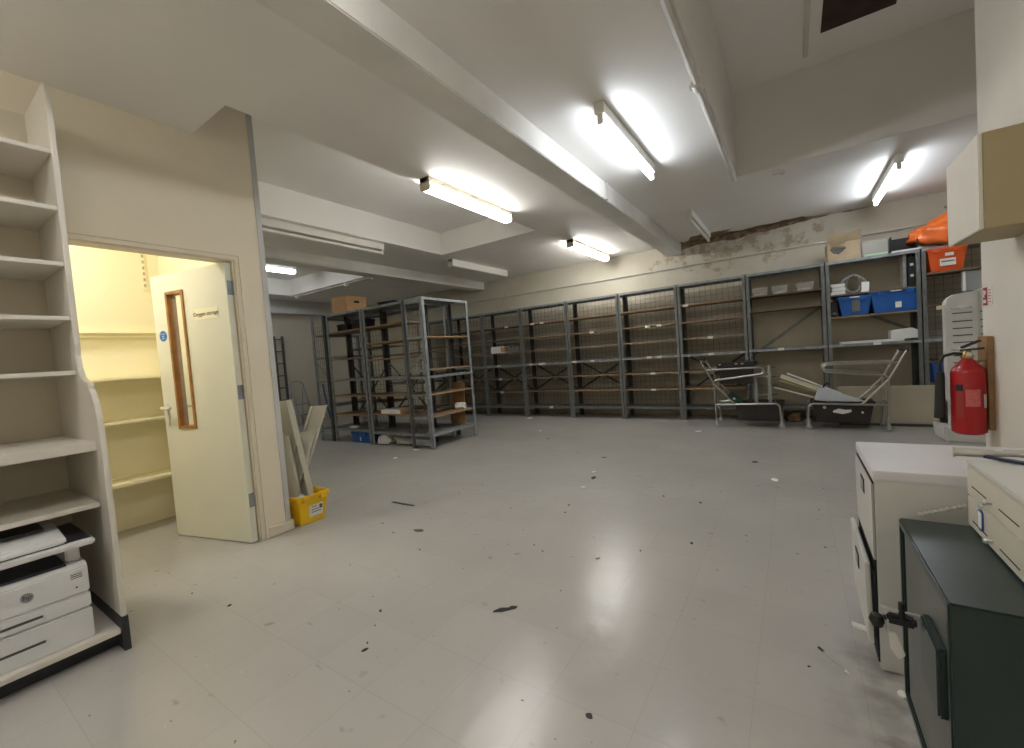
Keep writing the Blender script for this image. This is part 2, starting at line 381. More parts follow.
def box(*a): return MB().box(*a)
def tag(o, label, cat, group=None, kind=None):
    o['label'] = label; o['category'] = cat
    if group: o['group'] = group
    if kind: o['kind'] = kind
    return o
def thing(name, label, cat, loc=(0, 0, 0), rz=0.0, group=None):
    o = bpy.data.objects.new(name, None); C.objects.link(o); o.empty_display_size = 0.1
    o.location = loc; o.rotation_euler = (0, 0, rz)
    return tag(o, label, cat, group)
def struct(name, mb, m, label, **k):
    o = mb.build(name, m, **k); o['kind'] = 'structure'; o['label'] = label; o['category'] = name.split('_')[0]; return o
def text(name, body, size, m, parent, loc, rot, extrude=0.0008, align='CENTER'):
    cu = bpy.data.curves.new(name, 'FONT'); cu.body = body; cu.size = size; cu.extrude = extrude; cu.align_x = align; cu.align_y = 'CENTER'
    t = bpy.data.objects.new(name + '_curve', cu); C.objects.link(t)
    bpy.context.view_layer.update()
    me = bpy.data.meshes.new_from_object(t.evaluated_get(bpy.context.evaluated_depsgraph_get()))
    bpy.data.objects.remove(t); bpy.data.curves.remove(cu)
    me.materials.clear(); me.materials.append(M[m])
    o = bpy.data.objects.new(name, me); C.objects.link(o); o.location = loc; o.rotation_euler = rot; o.parent = parent
    return o
def blob(name, m, loc, r, sx, sy, sz, seed, amp=0.25, sub=2, parent=None, rz=0.0, flat=True):
    """crumpled lump"""
    rnd = random.Random(seed); bm = bmesh.new(); bmesh.ops.create_icosphere(bm, subdivisions=sub, radius=1.0)
    for v in bm.verts:
        k = 1 + rnd.uniform(-amp, amp)
        v.co = Vector((v.co.x * sx * r * k, v.co.y * sy * r * k, max(v.co.z, -0.75 if flat else -2) * sz * r * k))
    lo = min(v.co.z for v in bm.verts)
    for v in bm.verts: v.co.z -= lo
    me = bpy.data.meshes.new(name); bm.to_mesh(me); bm.free(); me.materials.append(M[m])
    o = bpy.data.objects.new(name, me); C.objects.link(o); o.location = loc; o.rotation_euler = (0, 0, rz)
    if parent: o.parent = parent
    return o

# ---------------------------------------------------------------- the setting
CZ = 2.80                      # soffit height
XD = -3.236                    # face of the partition with the door
YB = 7.40                      # back wall
XR, YR = 0.87, 3.40            # right wall face and its far end
XL, YN = -9.6, -2.6            # far left wall, wall behind the camera
struct('floor', box(XL - 0.3, 3.0, YN - 0.2, YB + 0.3, -0.12, 0), 'floor', 'scuffed grey vinyl tile floor')
def slab(x0, x1, y0, y1, holes, z0, z1):
    xs = sorted({x0, x1, *[h[0] for h in holes], *[h[1] for h in holes]}); ys = sorted({y0, y1, *[h[2] for h in holes], *[h[3] for h in holes]})
    vs, fs, key = [], [], {}
    def V(x, y, z):
        k = (round(x, 4), round(y, 4), round(z, 4))
        if k not in key: key[k] = len(vs); vs.append((x, y, z))
        return key[k]
    def lev(i, j):
        cx, cy = (xs[i] + xs[i + 1]) / 2, (ys[j] + ys[j + 1]) / 2
        for h in holes:
            if h[0] < cx < h[1] and h[2] < cy < h[3]: return h[4]
        return z0
    for i in range(len(xs) - 1):
        for j in range(len(ys) - 1):
            z = lev(i, j)
            fs.append((V(xs[i], ys[j], z), V(xs[i], ys[j + 1], z), V(xs[i + 1], ys[j + 1], z), V(xs[i + 1], ys[j], z)))
            if i + 1 < len(xs) - 1 and lev(i + 1, j) != z:
                a, b = z, lev(i + 1, j); fs.append((V(xs[i + 1], ys[j], a), V(xs[i + 1], ys[j + 1], a), V(xs[i + 1], ys[j + 1], b), V(xs[i + 1], ys[j], b)))
            if j + 1 < len(ys) - 1 and lev(i, j + 1) != z:
                a, b = z, lev(i, j + 1); fs.append((V(xs[i], ys[j + 1], a), V(xs[i + 1], ys[j + 1], a), V(xs[i + 1], ys[j + 1], b), V(xs[i], ys[j + 1], b)))
    mb = MB().add(vs, fs)
    return mb.box(x0, x1, y0, y1, z1, z1 + 0.1)
COFFER = (-4.41, -2.755, 1.275, 4.92, 3.13); COFFER2 = (-8.8, -6.35, 1.75, 5.0, 3.13); COFFER3 = (-0.41, 1.75, 1.275, 4.90, 3.60)
struct('ceiling', slab(XL - 0.3, 3.0, YN - 0.2, YB + 0.3, [COFFER, COFFER2, COFFER3], CZ, 3.70), 'ceiling', 'off-white painted ceiling with three sunk coffers')
struct('ceiling_beam', box(-1.684, -1.465, YN, YB, 2.628, CZ + 0.02), 'beam', 'long pale downstand beam running to the back wall', bevel=0.006)
struct('ceiling_beam', box(-5.75, -5.5, 1.66, YB, 2.645, CZ + 0.02), 'beam', 'downstand beam over the island of racks', bevel=0.006)
struct('wall_back', box(XL - 0.3, 3.0, YB, YB + 0.15, 0, CZ + 0.1), 'back', 'cream back wall, flaking brown under the ceiling')
struct('wall_left', box(XL - 0.15, XL, 1.5, YB, 0, CZ + 0.3), 'grey_wall', 'far left wall below the roller shutter housing')
struct('wall_right', box(XR, XR + 0.25, YN, YR, 0, 3.65), 'wallr', 'pale wall behind the cabinets and extinguisher')
struct('wall_alcove', box(XR + 0.25, 2.5, YR - 0.2, YR, 0, 3.65).box(2.4, 2.6, YR - 0.1, YB, 0, CZ + 0.1), 'wallr', 'walls of the alcove on the right')
struct('wall_near', box(-4.9, 1.2, YN - 0.15, YN, 0, CZ + 0.1), 'wall', 'wall behind the camera')
DY0, DY1, DH = 0.60, 1.435, 1.99
pw = MB().prism([(YN, 0), (DY0 - 0.03, 0), (DY0 - 0.03, DH + 0.03), (DY1 + 0.03, DH + 0.03), (DY1 + 0.03, 0), (1.66, 0), (1.66, 3.14), (1.276, 3.14), (1.276, CZ + 0.03), (YN, CZ + 0.03)], 'x', XD - 0.10, XD)
struct('wall_partition', pw, 'wall', 'cream partition wall with the store room door')
sw = box(XL, XD - 0.1, 1.45, 1.66, 0, 3.14).box(-4.76, -4.614, YN, 1.45, 0, CZ + 0.05)
struct('wall_store', sw, 'store', 'warm cream walls of the small store room')
struct('ceiling_store', box(-4.614, XD - 0.1, YN, 1.45, 2.72, 2.79), 'store', 'store room ceiling')
# door frame, corner strip, plinth
fr = MB().prism([(DY0 - 0.03, 0), (DY0, 0), (DY0, DH), (DY1, DH), (DY1, 0), (DY1 + 0.03, 0), (DY1 + 0.03, DH + 0.03), (DY0 - 0.03, DH + 0.03)], 'x', XD - 0.10, XD + 0.001)
def arch(i0, i1, x0, x1):
    return fr.prism([(DY0 - i1, 0), (DY0 - i0, 0), (DY0 - i0, DH + i0), (DY1 + i0, DH + i0), (DY1 + i0, 0), (DY1 + i1, 0), (DY1 + i1, DH + i1), (DY0 - i1, DH + i1)], 'x', x0, x1)
arch(0.008, 0.058, XD, XD + 0.016); arch(0.036, 0.058, XD + 0.016, XD + 0.024)
struct('trim_1', fr, 'wall', 'cream door frame and architrave of the store room')
struct('trim_2', box(XD + 0.0005, XD + 0.005, 1.628, 1.665, 0.076, 3.12).box(XD - 0.03, XD + 0.0005, 1.6605, 1.665, 0.076, 3.12), 'zinc', 'bare zinc edge strip on the corner of the partition')
struct('baseboard_left', box(XD, XD + 0.02, DY1 + 0.059, 1.68, 0, 0.075).box(XD - 0.1, XD, 1.66, 1.68, 0, 0.075), 'wall', 'cream skirting block at the foot of the partition corner', bevel=0.004)
struct('trim_3', MB().tube([(XL, YB - 0.02, 2.43), (-4, YB - 0.02, 2.42), (0.4, YB - 0.02, 2.43), (2.4, YB - 0.02, 2.45)], 0.013, 6), 'pipe', 'thin painted pipe along the back wall above the racks', smooth=True)
struct('trim_4', box(XL + 0.0, XL + 0.22, 4.0, 6.35, 2.60, 2.80).box(XL, XL + 0.30, 4.0, 6.35, 2.50, 2.62).box(XL, XL + 0.12, 4.0, 6.35, 2.62, 2.79), 'shutter', 'grey roller shutter housing on the far left wall')

# store room shelves
for z, x, t in ((0.43, -4.33, 0.025), (0.905, -4.33, 0.02), (1.245, -4.33, 0.02)):
    lab = {0.43: 'lowest cream shelf in the store room behind the door', 0.905: 'middle cream store room shelf at door handle height', 1.245: 'uppermost full-depth cream shelf in the store room'}[z]
    o = thing('store_shelf', lab, 'shelf', (-4.614, -0.6, z), group='store room shelves')
    box(0, x + 4.614, 0, 2.03, -t, 0).build('board', 'store', o, bevel=0.003)
    box(0.0, 0.02, 0, 2.03, -t - 0.045, -t).build('support_batten', 'store', o)
o = thing('shelf_ledge', 'narrow moulded cream ledge above the store room shelves', 'ledge', (-4.614, -0.6, 1.62))
box(0, 0.07, 0, 2.03, -0.015, 0).box(0, 0.04, 0, 2.03, -0.045, -0.015).build('ledge_board', 'store', o, bevel=0.003)
sl = box(0, 0.012, -0.012, 0.012, 0, 0.62).build('slotted_shelf_track', 'store', loc=(-4.614, 1.34, 1.98))
tag(sl, 'slotted upright shelf track high in the store room corner', 'shelf track')
for k in range(12): box(0.011, 0.0135, -0.007, 0.007, 0.03 + k * 0.05, 0.055 + k * 0.05).build('slot', 'sheet', sl)
o = thing('store_lamp', 'warm lit lamp on the store room ceiling', 'lamp', (-4.0, 0.3, 2.72))
MB().lathe([(0.17, 0), (0.17, -0.03)]).build('lamp_base', 'body', o)
MB().lathe([(0.16, -0.03), (0.14, -0.08), (0.08, -0.105), (0.01, -0.11)]).build('lamp_globe', 'tube_store', o, smooth=True)

# the door: hinge at (XD, DY1), leaf swung into the store room
HX, HY = XD - 0.002, 1.385
dv = Vector((-4.013 + 3.24, 1.2006 - 1.385, 0)).normalized(); ang = math.atan2(dv.y, dv.x)
d1 = thing('door_1', 'pale cream fire door with a tall narrow window, standing open', 'door', (HX, HY, 0.006), ang); d1['kind'] = 'structure'
# local: +x along the leaf from the hinge, face towards the camera is +y (left-hand side of dv) or -y
LW, LH, LT = 0.796, 1.972, 0.044
vx0, vx1, vz0, vz1 = 0.452, 0.628, 0.832, 1.832
lf = MB()
for a in ((0, vx0, 0, LH), (vx1, LW, 0, LH), (vx0, vx1, 0, vz0), (vx0, vx1, vz1, LH)): lf.box(a[0], a[1], 0, -LT, a[2], a[3])
leaf = lf.build('leaf', 'door', d1)
bd = MB()
for y0, y1 in ((0.010, -LT - 0.010),):
    bd.box(vx0 - 0.008, vx0 + 0.012, y0, y1, vz0 - 0.008, vz1 + 0.008).box(vx1 - 0.012, vx1 + 0.008, y0, y1, vz0 - 0.008, vz1 + 0.008)
    bd.box(vx0, vx1, y0, y1, vz0 - 0.008, vz0 + 0.012).box(vx0, vx1, y0, y1, vz1 - 0.012, vz1 + 0.008)
vp = bd.build('window_bead', 'hard', d1); vp['label'] = 'varnished hardwood bead around the door window'
box(vx0 + 0.01, vx1 - 0.01, -LT / 2 - 0.003, -LT / 2 + 0.003, vz0 + 0.01, vz1 - 0.01).build('pane', 'glass', vp)
FY = 0.0    # camera-side face is y = 0 (+y)
h = box(0.735, 0.765, 0, 0.008, 0.85, 1.02).build('handle_plate', 'white', d1, bevel=0.006)
MB().tube([(0.75, 0.0, 0.985), (0.75, 0.045, 0.985), (0.73, 0.055, 0.985), (0.63, 0.055, 0.983)], 0.010, 8).build('lever', 'white', h, smooth=True)
h = box(0.735, 0.765, -LT - 0.008, -LT, 0.85, 1.02).build('handle_plate', 'white', d1, bevel=0.006)
MB().tube([(0.75, -LT, 0.985), (0.75, -LT - 0.045, 0.985), (0.73, -LT - 0.055, 0.985), (0.63, -LT - 0.055, 0.983)], 0.010, 8).build('lever', 'white', h, smooth=True)
for z in (0.25, 1.02, 1.75):
    MB().box(-0.0015, 0.0, -LT + 0.004, -0.006, z, z + 0.1).tube([(-0.004, -LT + 0.002, z), (-0.004, -LT + 0.002, z + 0.1)], 0.006, 8).build('hinge', 'steel_light', d1)
sp = box(0.105, 0.347, FY, FY + 0.003, 1.605, 1.682).build('name_plate', 'sign_cream', d1); sp['label'] = 'small cream sign reading Oxygen storage'
text('lettering', 'Oxygen storage', 0.040, 'ink', sp, (0.226, FY + 0.0035, 1.643), (PI / 2, 0, PI))
sd = MB().tube([(0.712, FY, 1.524), (0.712, FY + 0.0025, 1.524)], 0.040, 24).build('safety_sign', 'sign_blue', d1); sd['label'] = 'round blue fire door safety sign'
for i, t in enumerate(('Fire door', 'keep', 'shut')):
    text('lettering', t, 0.0145, 'label', sd, (0.712, FY + 0.003, 1.539 - i * 0.016), (PI / 2, 0, PI))

# ---------------------------------------------------------------- ceiling fittings
def fluo(name, label, x, y0, y1, lit, kind, grp=None, near=False, z=CZ):
    """batten light fitting along Y; kind 'tube' bare tube, 'box' enclosed diffuser"""
    L = y1 - y0; o = thing(name, label, 'ceiling light', (x, y0, z), group=grp)
    if kind == 'tube':
        box(-0.032, 0.032, 0, L, -0.080, 0).build('batten', 'body', o, bevel=0.004)
        for y in (0.006, L - 0.03): box(-0.018, 0.018, y, y + 0.024, -0.140, -0.078).build('lamp_holder', 'body', o, bevel=0.004)
        MB().tube([(0, 0.03, -0.118), (0, L - 0.03, -0.118)], 0.0185, 12).build('tube', ('tube_fill' if near else 'tube_cool') if lit else 'tube_off', o, smooth=True)
    else:
        box(-0.050, 0.050, 0, L, -0.046, 0).build('batten', 'body_cream' if kind == 'box' else 'body', o, bevel=0.003)
        b = MB().prism([(-0.052, -0.046), (0.052, -0.046), (0.050, -0.098), (0.035, -0.110), (-0.035, -0.110), (-0.050, -0.098)], 'y', 0.018, L - 0.018)
        b.build('diffuser', ('tube_warm' if kind == 'box' else 'tube_far') if lit else 'tube_off', o)
        for y in (0, L - 0.018): MB().prism([(-0.056, 0), (0.056, 0), (0.054, -0.102), (0.038, -0.114), (-0.038, -0.114), (-0.054, -0.102)], 'y', y, y + 0.018).build('end_cap', 'body_cream' if kind == 'box' else 'body', o)
    return o
fluo('ceiling_light', 'lit bare tube light between the beam and the right-hand sunk ceiling', -1.0, 2.74, 3.99, True, 'tube')
fluo('ceiling_light', 'lit bare tube light at the top right near the alcove', 0.88, 5.44, 6.82, True, 'tube')
fluo('ceiling_light', 'unlit batten light by the brown flaking plaster', -1.0, 5.62, 7.02, False, 'tube')
fluo('ceiling_light', 'lit boxed light beside the near edge of the big coffer', -2.63, 2.78, 4.09, True, 'box')
fluo('ceiling_light', 'lit boxed light over the middle of the back racks', -2.63, 5.68, 7.10, True, 'box')
fluo('ceiling_light', 'long unlit batten light running out from the partition corner', -4.52, 2.05, 3.88, False, 'tube')
fluo('ceiling_light', 'unlit boxed light over the end of the island racks', -4.52, 5.22, 6.78, False, 'open')
fluo('ceiling_light', 'lit boxed light inside the far coffer beyond the partition', -7.73, 3.1, 4.5, True, 'open', z=3.13)
fluo('ceiling_light', 'added fill tube light behind the camera', -1.0, -0.6, 0.9, True, 'tube', near=True)  # added out of view to raise the brightness of the room
fluo('ceiling_light', 'added fill tube light behind the camera over the bookcase side', -2.3, -1.9, -0.4, True, 'tube', near=True)  # second added tube, unseen, also there for brightness

# hatch and strip in the deep sunk ceiling
o = thing('ceiling_hatch', 'hatch in the sunk ceiling on the right, its inner shade painted on', 'hatch', (0.50, 4.03, 3.60))
box(-0.229, 0.229, -0.40, 0.40, -0.003, 0).build('shade_plate', 'hatch', o)  # flat plate coloured dark for the shade of an open hatch
st = box(-0.018, 0.018, -0.9, 0.55, -0.02, 0).build('cable_strip', 'bulk', loc=(0.175, 4.12, 3.60)); tag(st, 'narrow painted cable strip beside the dark hatch', 'cable strip')
p = MB().tube([(-0.435, 1.3, CZ - 0.025), (-0.435, 4.9, CZ - 0.025)], 0.022, 8).build('painted_pipe', 'pipe', smooth=True)
tag(p, 'white painted pipe along the left edge of the right-hand sunk ceiling', 'pipe')
MB().tube([(-0.435, 2.90, CZ - 0.032), (-0.435, 2.98, CZ - 0.032)], 0.034, 10).build('pipe_joint', 'pipe', p, smooth=True)
MB().tube([(-0.435, 2.94, CZ - 0.032), (-0.48, 2.94, CZ - 0.035)], 0.018, 8).build('pipe_stub', 'pipe', p, smooth=True)
b = MB().box(-0.05, 0.05, -0.02, 0.02, -0.03, 0).tube([(0.03, 0, -0.03), (0.03, 0, -0.05)], 0.015, 8).build('junction_box', 'pipe', loc=(-0.06, 5.03, CZ)); tag(b, 'small white ceiling box just beyond the edge of the right-hand sunk ceiling', 'junction box')
c = MB().tube([(-8.85, 5.06, CZ - 0.02), (-5.8, 5.06, CZ - 0.02)], 0.018, 8).build('conduit', 'pipe', smooth=True)
tag(c, 'conduit with round clips along the end of the far coffer', 'conduit')
for x in (-8.7, -7.0, -6.2): MB().lathe([(0.045, CZ - 0.07), (0.045, CZ - 0.005)], x, 5.06, 10).build('clip', 'white', c, smooth=True)
c = box(-0.012, 0.012, -0.02, 0.02, 0, 0.165).build('painted_cable', 'pipe', loc=(-1.455, 4.05, 2.63)); tag(c, 'short vertical cable crossing the face of the long beam', 'cable')

# ---------------------------------------------------------------- racks
def rack(label, W, D, H, shelves, loc, rz=0.0, grp=None, mesh=None, brace=None, sheet=False, diag=None, tags=(), post='steel', end_plates=False, face_back=False):
    """slotted-angle rack bay; x along the front, y to the back. shelves: (z, kind) kind w wood, d dark wood, s steel"""
    o = thing('storage_rack', label, 'storage rack', loc, rz, grp)
    P, t = (0.05 if post == 'steel_light' else 0.042), 0.004
    for i, (px, sx) in enumerate(((0, 1), (W, -1))):
        for (py, sy) in ((0, 1), (D, -1)):
            m = MB().box(px, px + sx * P, py, py + sy * t, 0, H).box(px, px + sx * t, py, py + sy * P, 0, H)
            m.box(px - 0.0, px + sx * (P + 0.01), py, py + sy * (P + 0.01), 0, 0.006)
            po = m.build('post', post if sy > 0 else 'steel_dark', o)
    for z, k in shelves:
        mb = MB()
        if k == 's':
            mb.box(t, W - t, t, D - t, z - 0.004, z).box(P * 0.2, W - P * 0.2, -0.0005, t + 0.0015, z - 0.034, z).box(t, W - t, D - t - 0.002, D - t, z - 0.034, z)
            mb.build('shelf', 'steel_light' if 0.9 < z < 1.1 or z > 1.9 else post, o)
        else:
            mb.box(t, W - t, 0.0025, D - t, z - 0.019, z)
            mb.build('shelf', 'chip' if k == 'w' else 'chip_dark', o)
    if mesh:
        z0, z1 = mesh; m = MB(); n = int((W - 0.02) / 0.076); y = D - 0.008
        for i in range(n + 1):
            x = 0.02 + (W - 0.04) * i / n; m.bar((x, y, z0), (x, y, z1), 0.004, 0.004, (0, 1, 0))
        n = max(1, int((z1 - z0) / 0.076))
        for i in range(n + 1):
            z = z0 + (z1 - z0) * i / n; m.bar((0.02, y - 0.005, z), (W - 0.02, y - 0.005, z), 0.004, 0.004)
        m.build('mesh_panel', 'wire', o)
    if sheet:
        box(0.02, W - 0.02, D + 0.002, D + 0.008, sheet[0], sheet[1]).build('back_sheet', 'sheet', o)
    if brace:
        z0, z1 = brace; y = D - 0.016
        MB().bar((0.02, y, z0), (W - 0.02, y, z1), 0.004, 0.03).build('cross_brace', 'steel_dark', o)
        MB().bar((0.02, y - 0.006, z1), (W - 0.02, y - 0.006, z0), 0.004, 0.03).build('cross_brace', 'steel_dark', o)
    if diag:
        for (x0, z0, x1, z1) in diag: MB().bar((x0, D - 0.016, z0), (x1, D - 0.016, z1), 0.006, 0.036).build('cross_brace', 'steel', o)
    for x in (0.0, W):
        sx = 1 if x == 0 else -1
        if end_plates and ((end_plates == 'l') == (x == 0)):
            for z, k in shelves: box(x + sx * 0.002, x + sx * 0.006, 0.03, D - 0.03, z - 0.03, z).build('end_lip', post, o)
        if end_plates is True or (end_plates == 'l' and x == 0) or (end_plates == 'r' and x == W):
            for z0, z1 in ((H - 0.075, H - 0.01), (0.05, 0.13)):
                box(x + sx * 0.004, x + sx * 0.007, 0.004, D - 0.004, z0, z1).build('end_plate', post, o)
            MB().bar((x + sx * 0.009, 0.02, 1.34), (x + sx * 0.009, D - 0.02, 1.06), 0.004, 0.03).build('end_brace', post, o)
            m = MB(); k = 5
            for i in range(k + 1):
                y = 0.04 + (D - 0.08) * i / k; m.bar((x + sx * 0.012, y, 0.15), (x + sx * 0.012, y, 1.9), 0.004, 0.004, (0, 1, 0))
            for i in range(24):
                z = 0.15 + i * 0.076; m.bar((x + sx * 0.014, 0.04, z), (x + sx * 0.014, D - 0.04, z), 0.004, 0.004)
            m.build('end_mesh', 'wire', o)
    for x, z in tags:
        box(x, x + 0.075, -0.004, -0.001, z - 0.032, z + 0.004).build('label_tag', 'tag', o)
    return o
YF, DB, HB = 6.87, 0.38, 2.085
BX = [-7.10, -6.17, -5.24, -4.315, -3.345, -2.395, -1.465, -0.54, 0.365, 1.27, 2.20]
std = [(0.2, 's'), (0.49, 'd'), (0.75, 'd'), (1.01, 's'), (1.255, 'd'), (1.505, 'd'), (1.765, 'd'), (HB - 0.005, 's')]
wd = [(z, 'w' if k == 'd' else k) for z, k in std]
G = 'racks along the back wall'
def bay(i, label, sh, **k): return rack(label, BX[i + 1] - BX[i] - 0.004, DB, HB, sh, (BX[i] + 0.002, YF, 0), 0, G, **k)
bay(0, 'back wall rack bay hidden behind the island racks', std, mesh=(0.2, 2.05), brace=(0.48, 1.0))
bay(1, 'back wall rack bay half seen past the island rack end', std, mesh=(0.2, 2.05), brace=(0.48, 1.0))
bay(2, 'back wall rack bay holding a small white carton', std, mesh=(0.2, 2.05), brace=(0.48, 1.0), tags=((0.55, 1.765), (0.3, 1.01), (0.32, 0.75), (0.34, 0.49)))
bay(3, 'empty cross-braced rack bay just right of the white carton bay', [(z, 'w' if z in (1.765, 1.505) else k) for z, k in std], mesh=(0.2, 2.05), brace=(0.48, 1.0), tags=((0.22, 1.765), (0.42, 1.765), (0.12, 1.01), (0.33, 1.01), (0.4, 1.01), (0.5, 0.2)))
bay(4, 'empty cross-braced rack bay directly left of the unbraced one', wd, mesh=(0.2, 2.05), brace=(0.48, 1.0), tags=((0.42, 1.505), (0.06, 1.01), (0.4, 1.01)))
bay(5, 'empty rack bay with mesh back and no cross brace', wd, mesh=(0.2, 2.05), tags=((0.42, 1.505), (0.6, 1.505), (0.42, 1.01), (0.58, 1.01), (0.46, 0.75), (0.46, 0.49)))
bay(6, 'mesh-backed rack bay behind the trolley with stacked brown totes', wd, mesh=(0.98, 2.05), brace=(0.4, 1.0), tags=((0.08, 1.765), (0.4, 1.255), (0.4, 1.01)))
bay(7, 'rack bay with beige back sheet and one long diagonal brace', [(0.2, 's'), (1.02, 's'), (1.56, 'd'), (1.767, 'd'), (HB - 0.005, 's')], sheet=(0.15, 2.05), diag=((0.03, 0.93, 0.88, 1.56),), tags=((0.35, 1.02),))
bay(8, 'rack bay holding the blue crates under a row of boxes', [(0.2, 's'), (1.02, 's'), (1.375, 'w'), (1.655, 'd'), (HB - 0.005, 's')], sheet=(0.15, 2.05), diag=((0.25, 1.5, 0.9, 1.12),), tags=((0.45, 1.02),))
bay(9, 'mesh-backed rack bay in the alcove under the orange crate', [(0.2, 's'), (0.49, 'd'), (0.76, 'd'), (1.02, 's'), (1.42, 'd'), (1.79, 'd'), (HB - 0.005, 's')], mesh=(0.2, 2.05))
# island
GI = 'racks of the free-standing island'
RH = 2.07
rack('end rack of the island, broadside to the open floor', 0.96, 0.385, RH, [(0.205, 's'), (0.445, 'w'), (0.75, 'w'), (1.0, 's'), (1.09, 'w'), (1.54, 'w'), (RH - 0.004, 's')],
     (-4.10, 4.09, 0), PI / 2, GI, post='steel_light', end_plates='l')
rack('island rack bay with the white flat box and plastic bags', 0.91, 0.40, RH, [(0.195, 's'), (0.47, 'w'), (0.75, 'w'), (1.005, 's'), (1.29, 'w'), (1.535, 'w'), (1.782, 'w'), (RH - 0.004, 's')],
     (-5.40, 4.12, 0), 0, GI, post='steel_light')
rack('island rack bay over the small blue crate', 0.915, 0.40, RH, [(0.215, 's'), (0.45, 'w'), (0.75, 'w'), (1.015, 's'), (1.345, 'w'), (1.78, 'w'), (RH - 0.004, 's')],
     (-6.33, 4.12, 0), 0, GI, post='steel_light', mesh=(0.25, 1.75))
rack('end rack of the island beside the leaning grey panels', 0.90, 0.37, RH, [(0.205, 's'), (0.6, 's'), (1.0, 's'), (1.4, 's'), (1.78, 's'), (RH - 0.004, 's')],
     (-6.72, 5.0, 0), -PI / 2, GI, post='steel_light', end_plates='r')
rack('rear island rack bay behind the white flat box', 0.915, 0.40, RH, [(0.195, 's'), (0.49, 'd'), (0.9, 's'), (1.35, 'd'), (RH - 0.004, 's')], (-4.485, 4.95, 0), PI, GI, brace=(0.4, 1.2))
rack('rear island rack bay behind the blue crate bay', 0.915, 0.40, RH, [(0.195, 's'), (0.6, 'd'), (1.0, 's'), (1.5, 'd'), (RH - 0.004, 's')], (-5.415, 4.95, 0), PI, GI, brace=(0.4, 1.2))

def crate(name, label, m, w0, d0, w1, d1, h, loc, rz=0.0, cat='crate', grp=None, ribs=True, lab=None, lip=0.02):
    o = thing(name, label, cat, loc, rz, grp)
    MB().tub(w0, d0, w1, d1, h, lip=lip).build('tub', m, o, bevel=0.004)
    if ribs:
        for s in (-1, 1):
            MB().box(s * w1 * 0.27 - 0.03, s * w1 * 0.27 + 0.03, -d1 / 2 - lip / 2 - 0.012, -d1 / 2 + 0.0, h - 0.05, h - 0.004).build('grip', m, o, bevel=0.003)
    return o

# things on and in the island
def cardbox(name, label, loc, sx, sy, sz, rz, m='card', cat='cardboard box'):
    o = thing(name, label, cat, loc, rz)
    box(0, sx, 0, sy, 0, sz).build('carton', m, o, bevel=0.004)
    box(-0.004, sx + 0.004, -0.004, sy + 0.004, sz - 0.055, sz + 0.003).build('lid', m, o, bevel=0.003)
    return o
o = cardbox('archive_box', 'brown cardboard archive box on top of the island rack', (-6.27, 4.22, RH), 0.37, 0.40, 0.27, 0.04)
box(0.3715, 0.376, 0.15, 0.25, 0.165, 0.20).build('hand_hole_shade', 'black', o)  # black patch painting the dark inside the hand hole
t = MB().tub(0.3, 0.24, 0.33, 0.27, 0.06, lip=0.012, liph=0.012).build('document_tray', 'rubber', loc=(-5.02, 4.40, RH), rot=(0, 0, 0.15)); tag(t, 'black document tray lying on top of the island rack', 'tray')
for i, (x, w, hh, lab) in enumerate(((-6.22, 0.26, 0.12, 'long black box on the top shelf over the blue crate bay'), (-5.84, 0.3, 0.15, 'taller black box on the top shelf over the blue crate bay'))):
    o = thing('storage_box', lab, 'box', (x, 4.25, 1.78)); box(0, w, 0, 0.22, 0, hh).build('carton', 'rubber', o, bevel=0.004); box(-0.004, w + 0.004, -0.004, 0.224, hh - 0.03, hh + 0.003).build('lid', 'printer_dark', o)
o = thing('flat_box', 'white flat cardboard box on a low island shelf', 'box', (-5.16, 4.13, 0.47), 0.05)
box(0, 0.42, 0, 0.26, 0, 0.06).build('carton', 'paper', o, bevel=0.003); box(0.39, 0.421, -0.003, 0.263, 0.005, 0.061).build('tape', 'card', o)
o = crate('blue_crate', 'small blue crate on the floor under the island rack', 'blue', 0.40, 0.27, 0.43, 0.30, 0.17, (-5.73, 4.30, 0), 0.03)
box(-0.012, 0.012, -0.157, -0.150, 0.03, 0.09).build('sticker', 'label', o)
for i, (x, y, sx, lab) in enumerate(((-5.16, 4.20, 1.2, 'white crumpled plastic bag under the island, next to the blue crate'), (-4.83, 4.26, 1.5, 'larger greyish plastic bag under the island end'))):
    tag(blob('plastic_bag', 'bag_grey', (x, y, 0), 0.13, sx, 1.0, 0.62, 11 + i, 0.22), lab, 'plastic bag', 'bags under the island')
tag(blob('crumpled_paper', 'paper', (-5.95, 4.22, 0.215), 0.06, 1.6, 1, 0.35, 5, 0.25), 'crumpled white paper on the lowest shelf above the blue crate', 'paper')
o = thing('paper_roll', 'small white paper roll on the end rack of the island', 'roll', (-4.22, 4.83, 0.445))
MB().tube([(-0.07, 0, 0.05), (0.07, 0.04, 0.05)], 0.05, 14).build('roll_body', 'paper', o, smooth=True)
MB().tube([(0.07, 0.04, 0.05), (0.075, 0.0425, 0.05)], 0.018, 10).build('core', 'card', o)
for i, (x, rz, z1, lab) in enumerate(((-4.34, 0.10, 0.84, 'tall brown cardboard sheet leaning in the end rack of the island'),)):
    o = MB().bar((0, 0, 0.0), (0.0, 0.06, 0.64), 0.24, 0.012, (0, 1, 0)).build('cardboard_sheet', 'wood', loc=(-4.3, 4.87, 0.21), rot=(0, 0, rz)); tag(o, lab, 'cardboard')
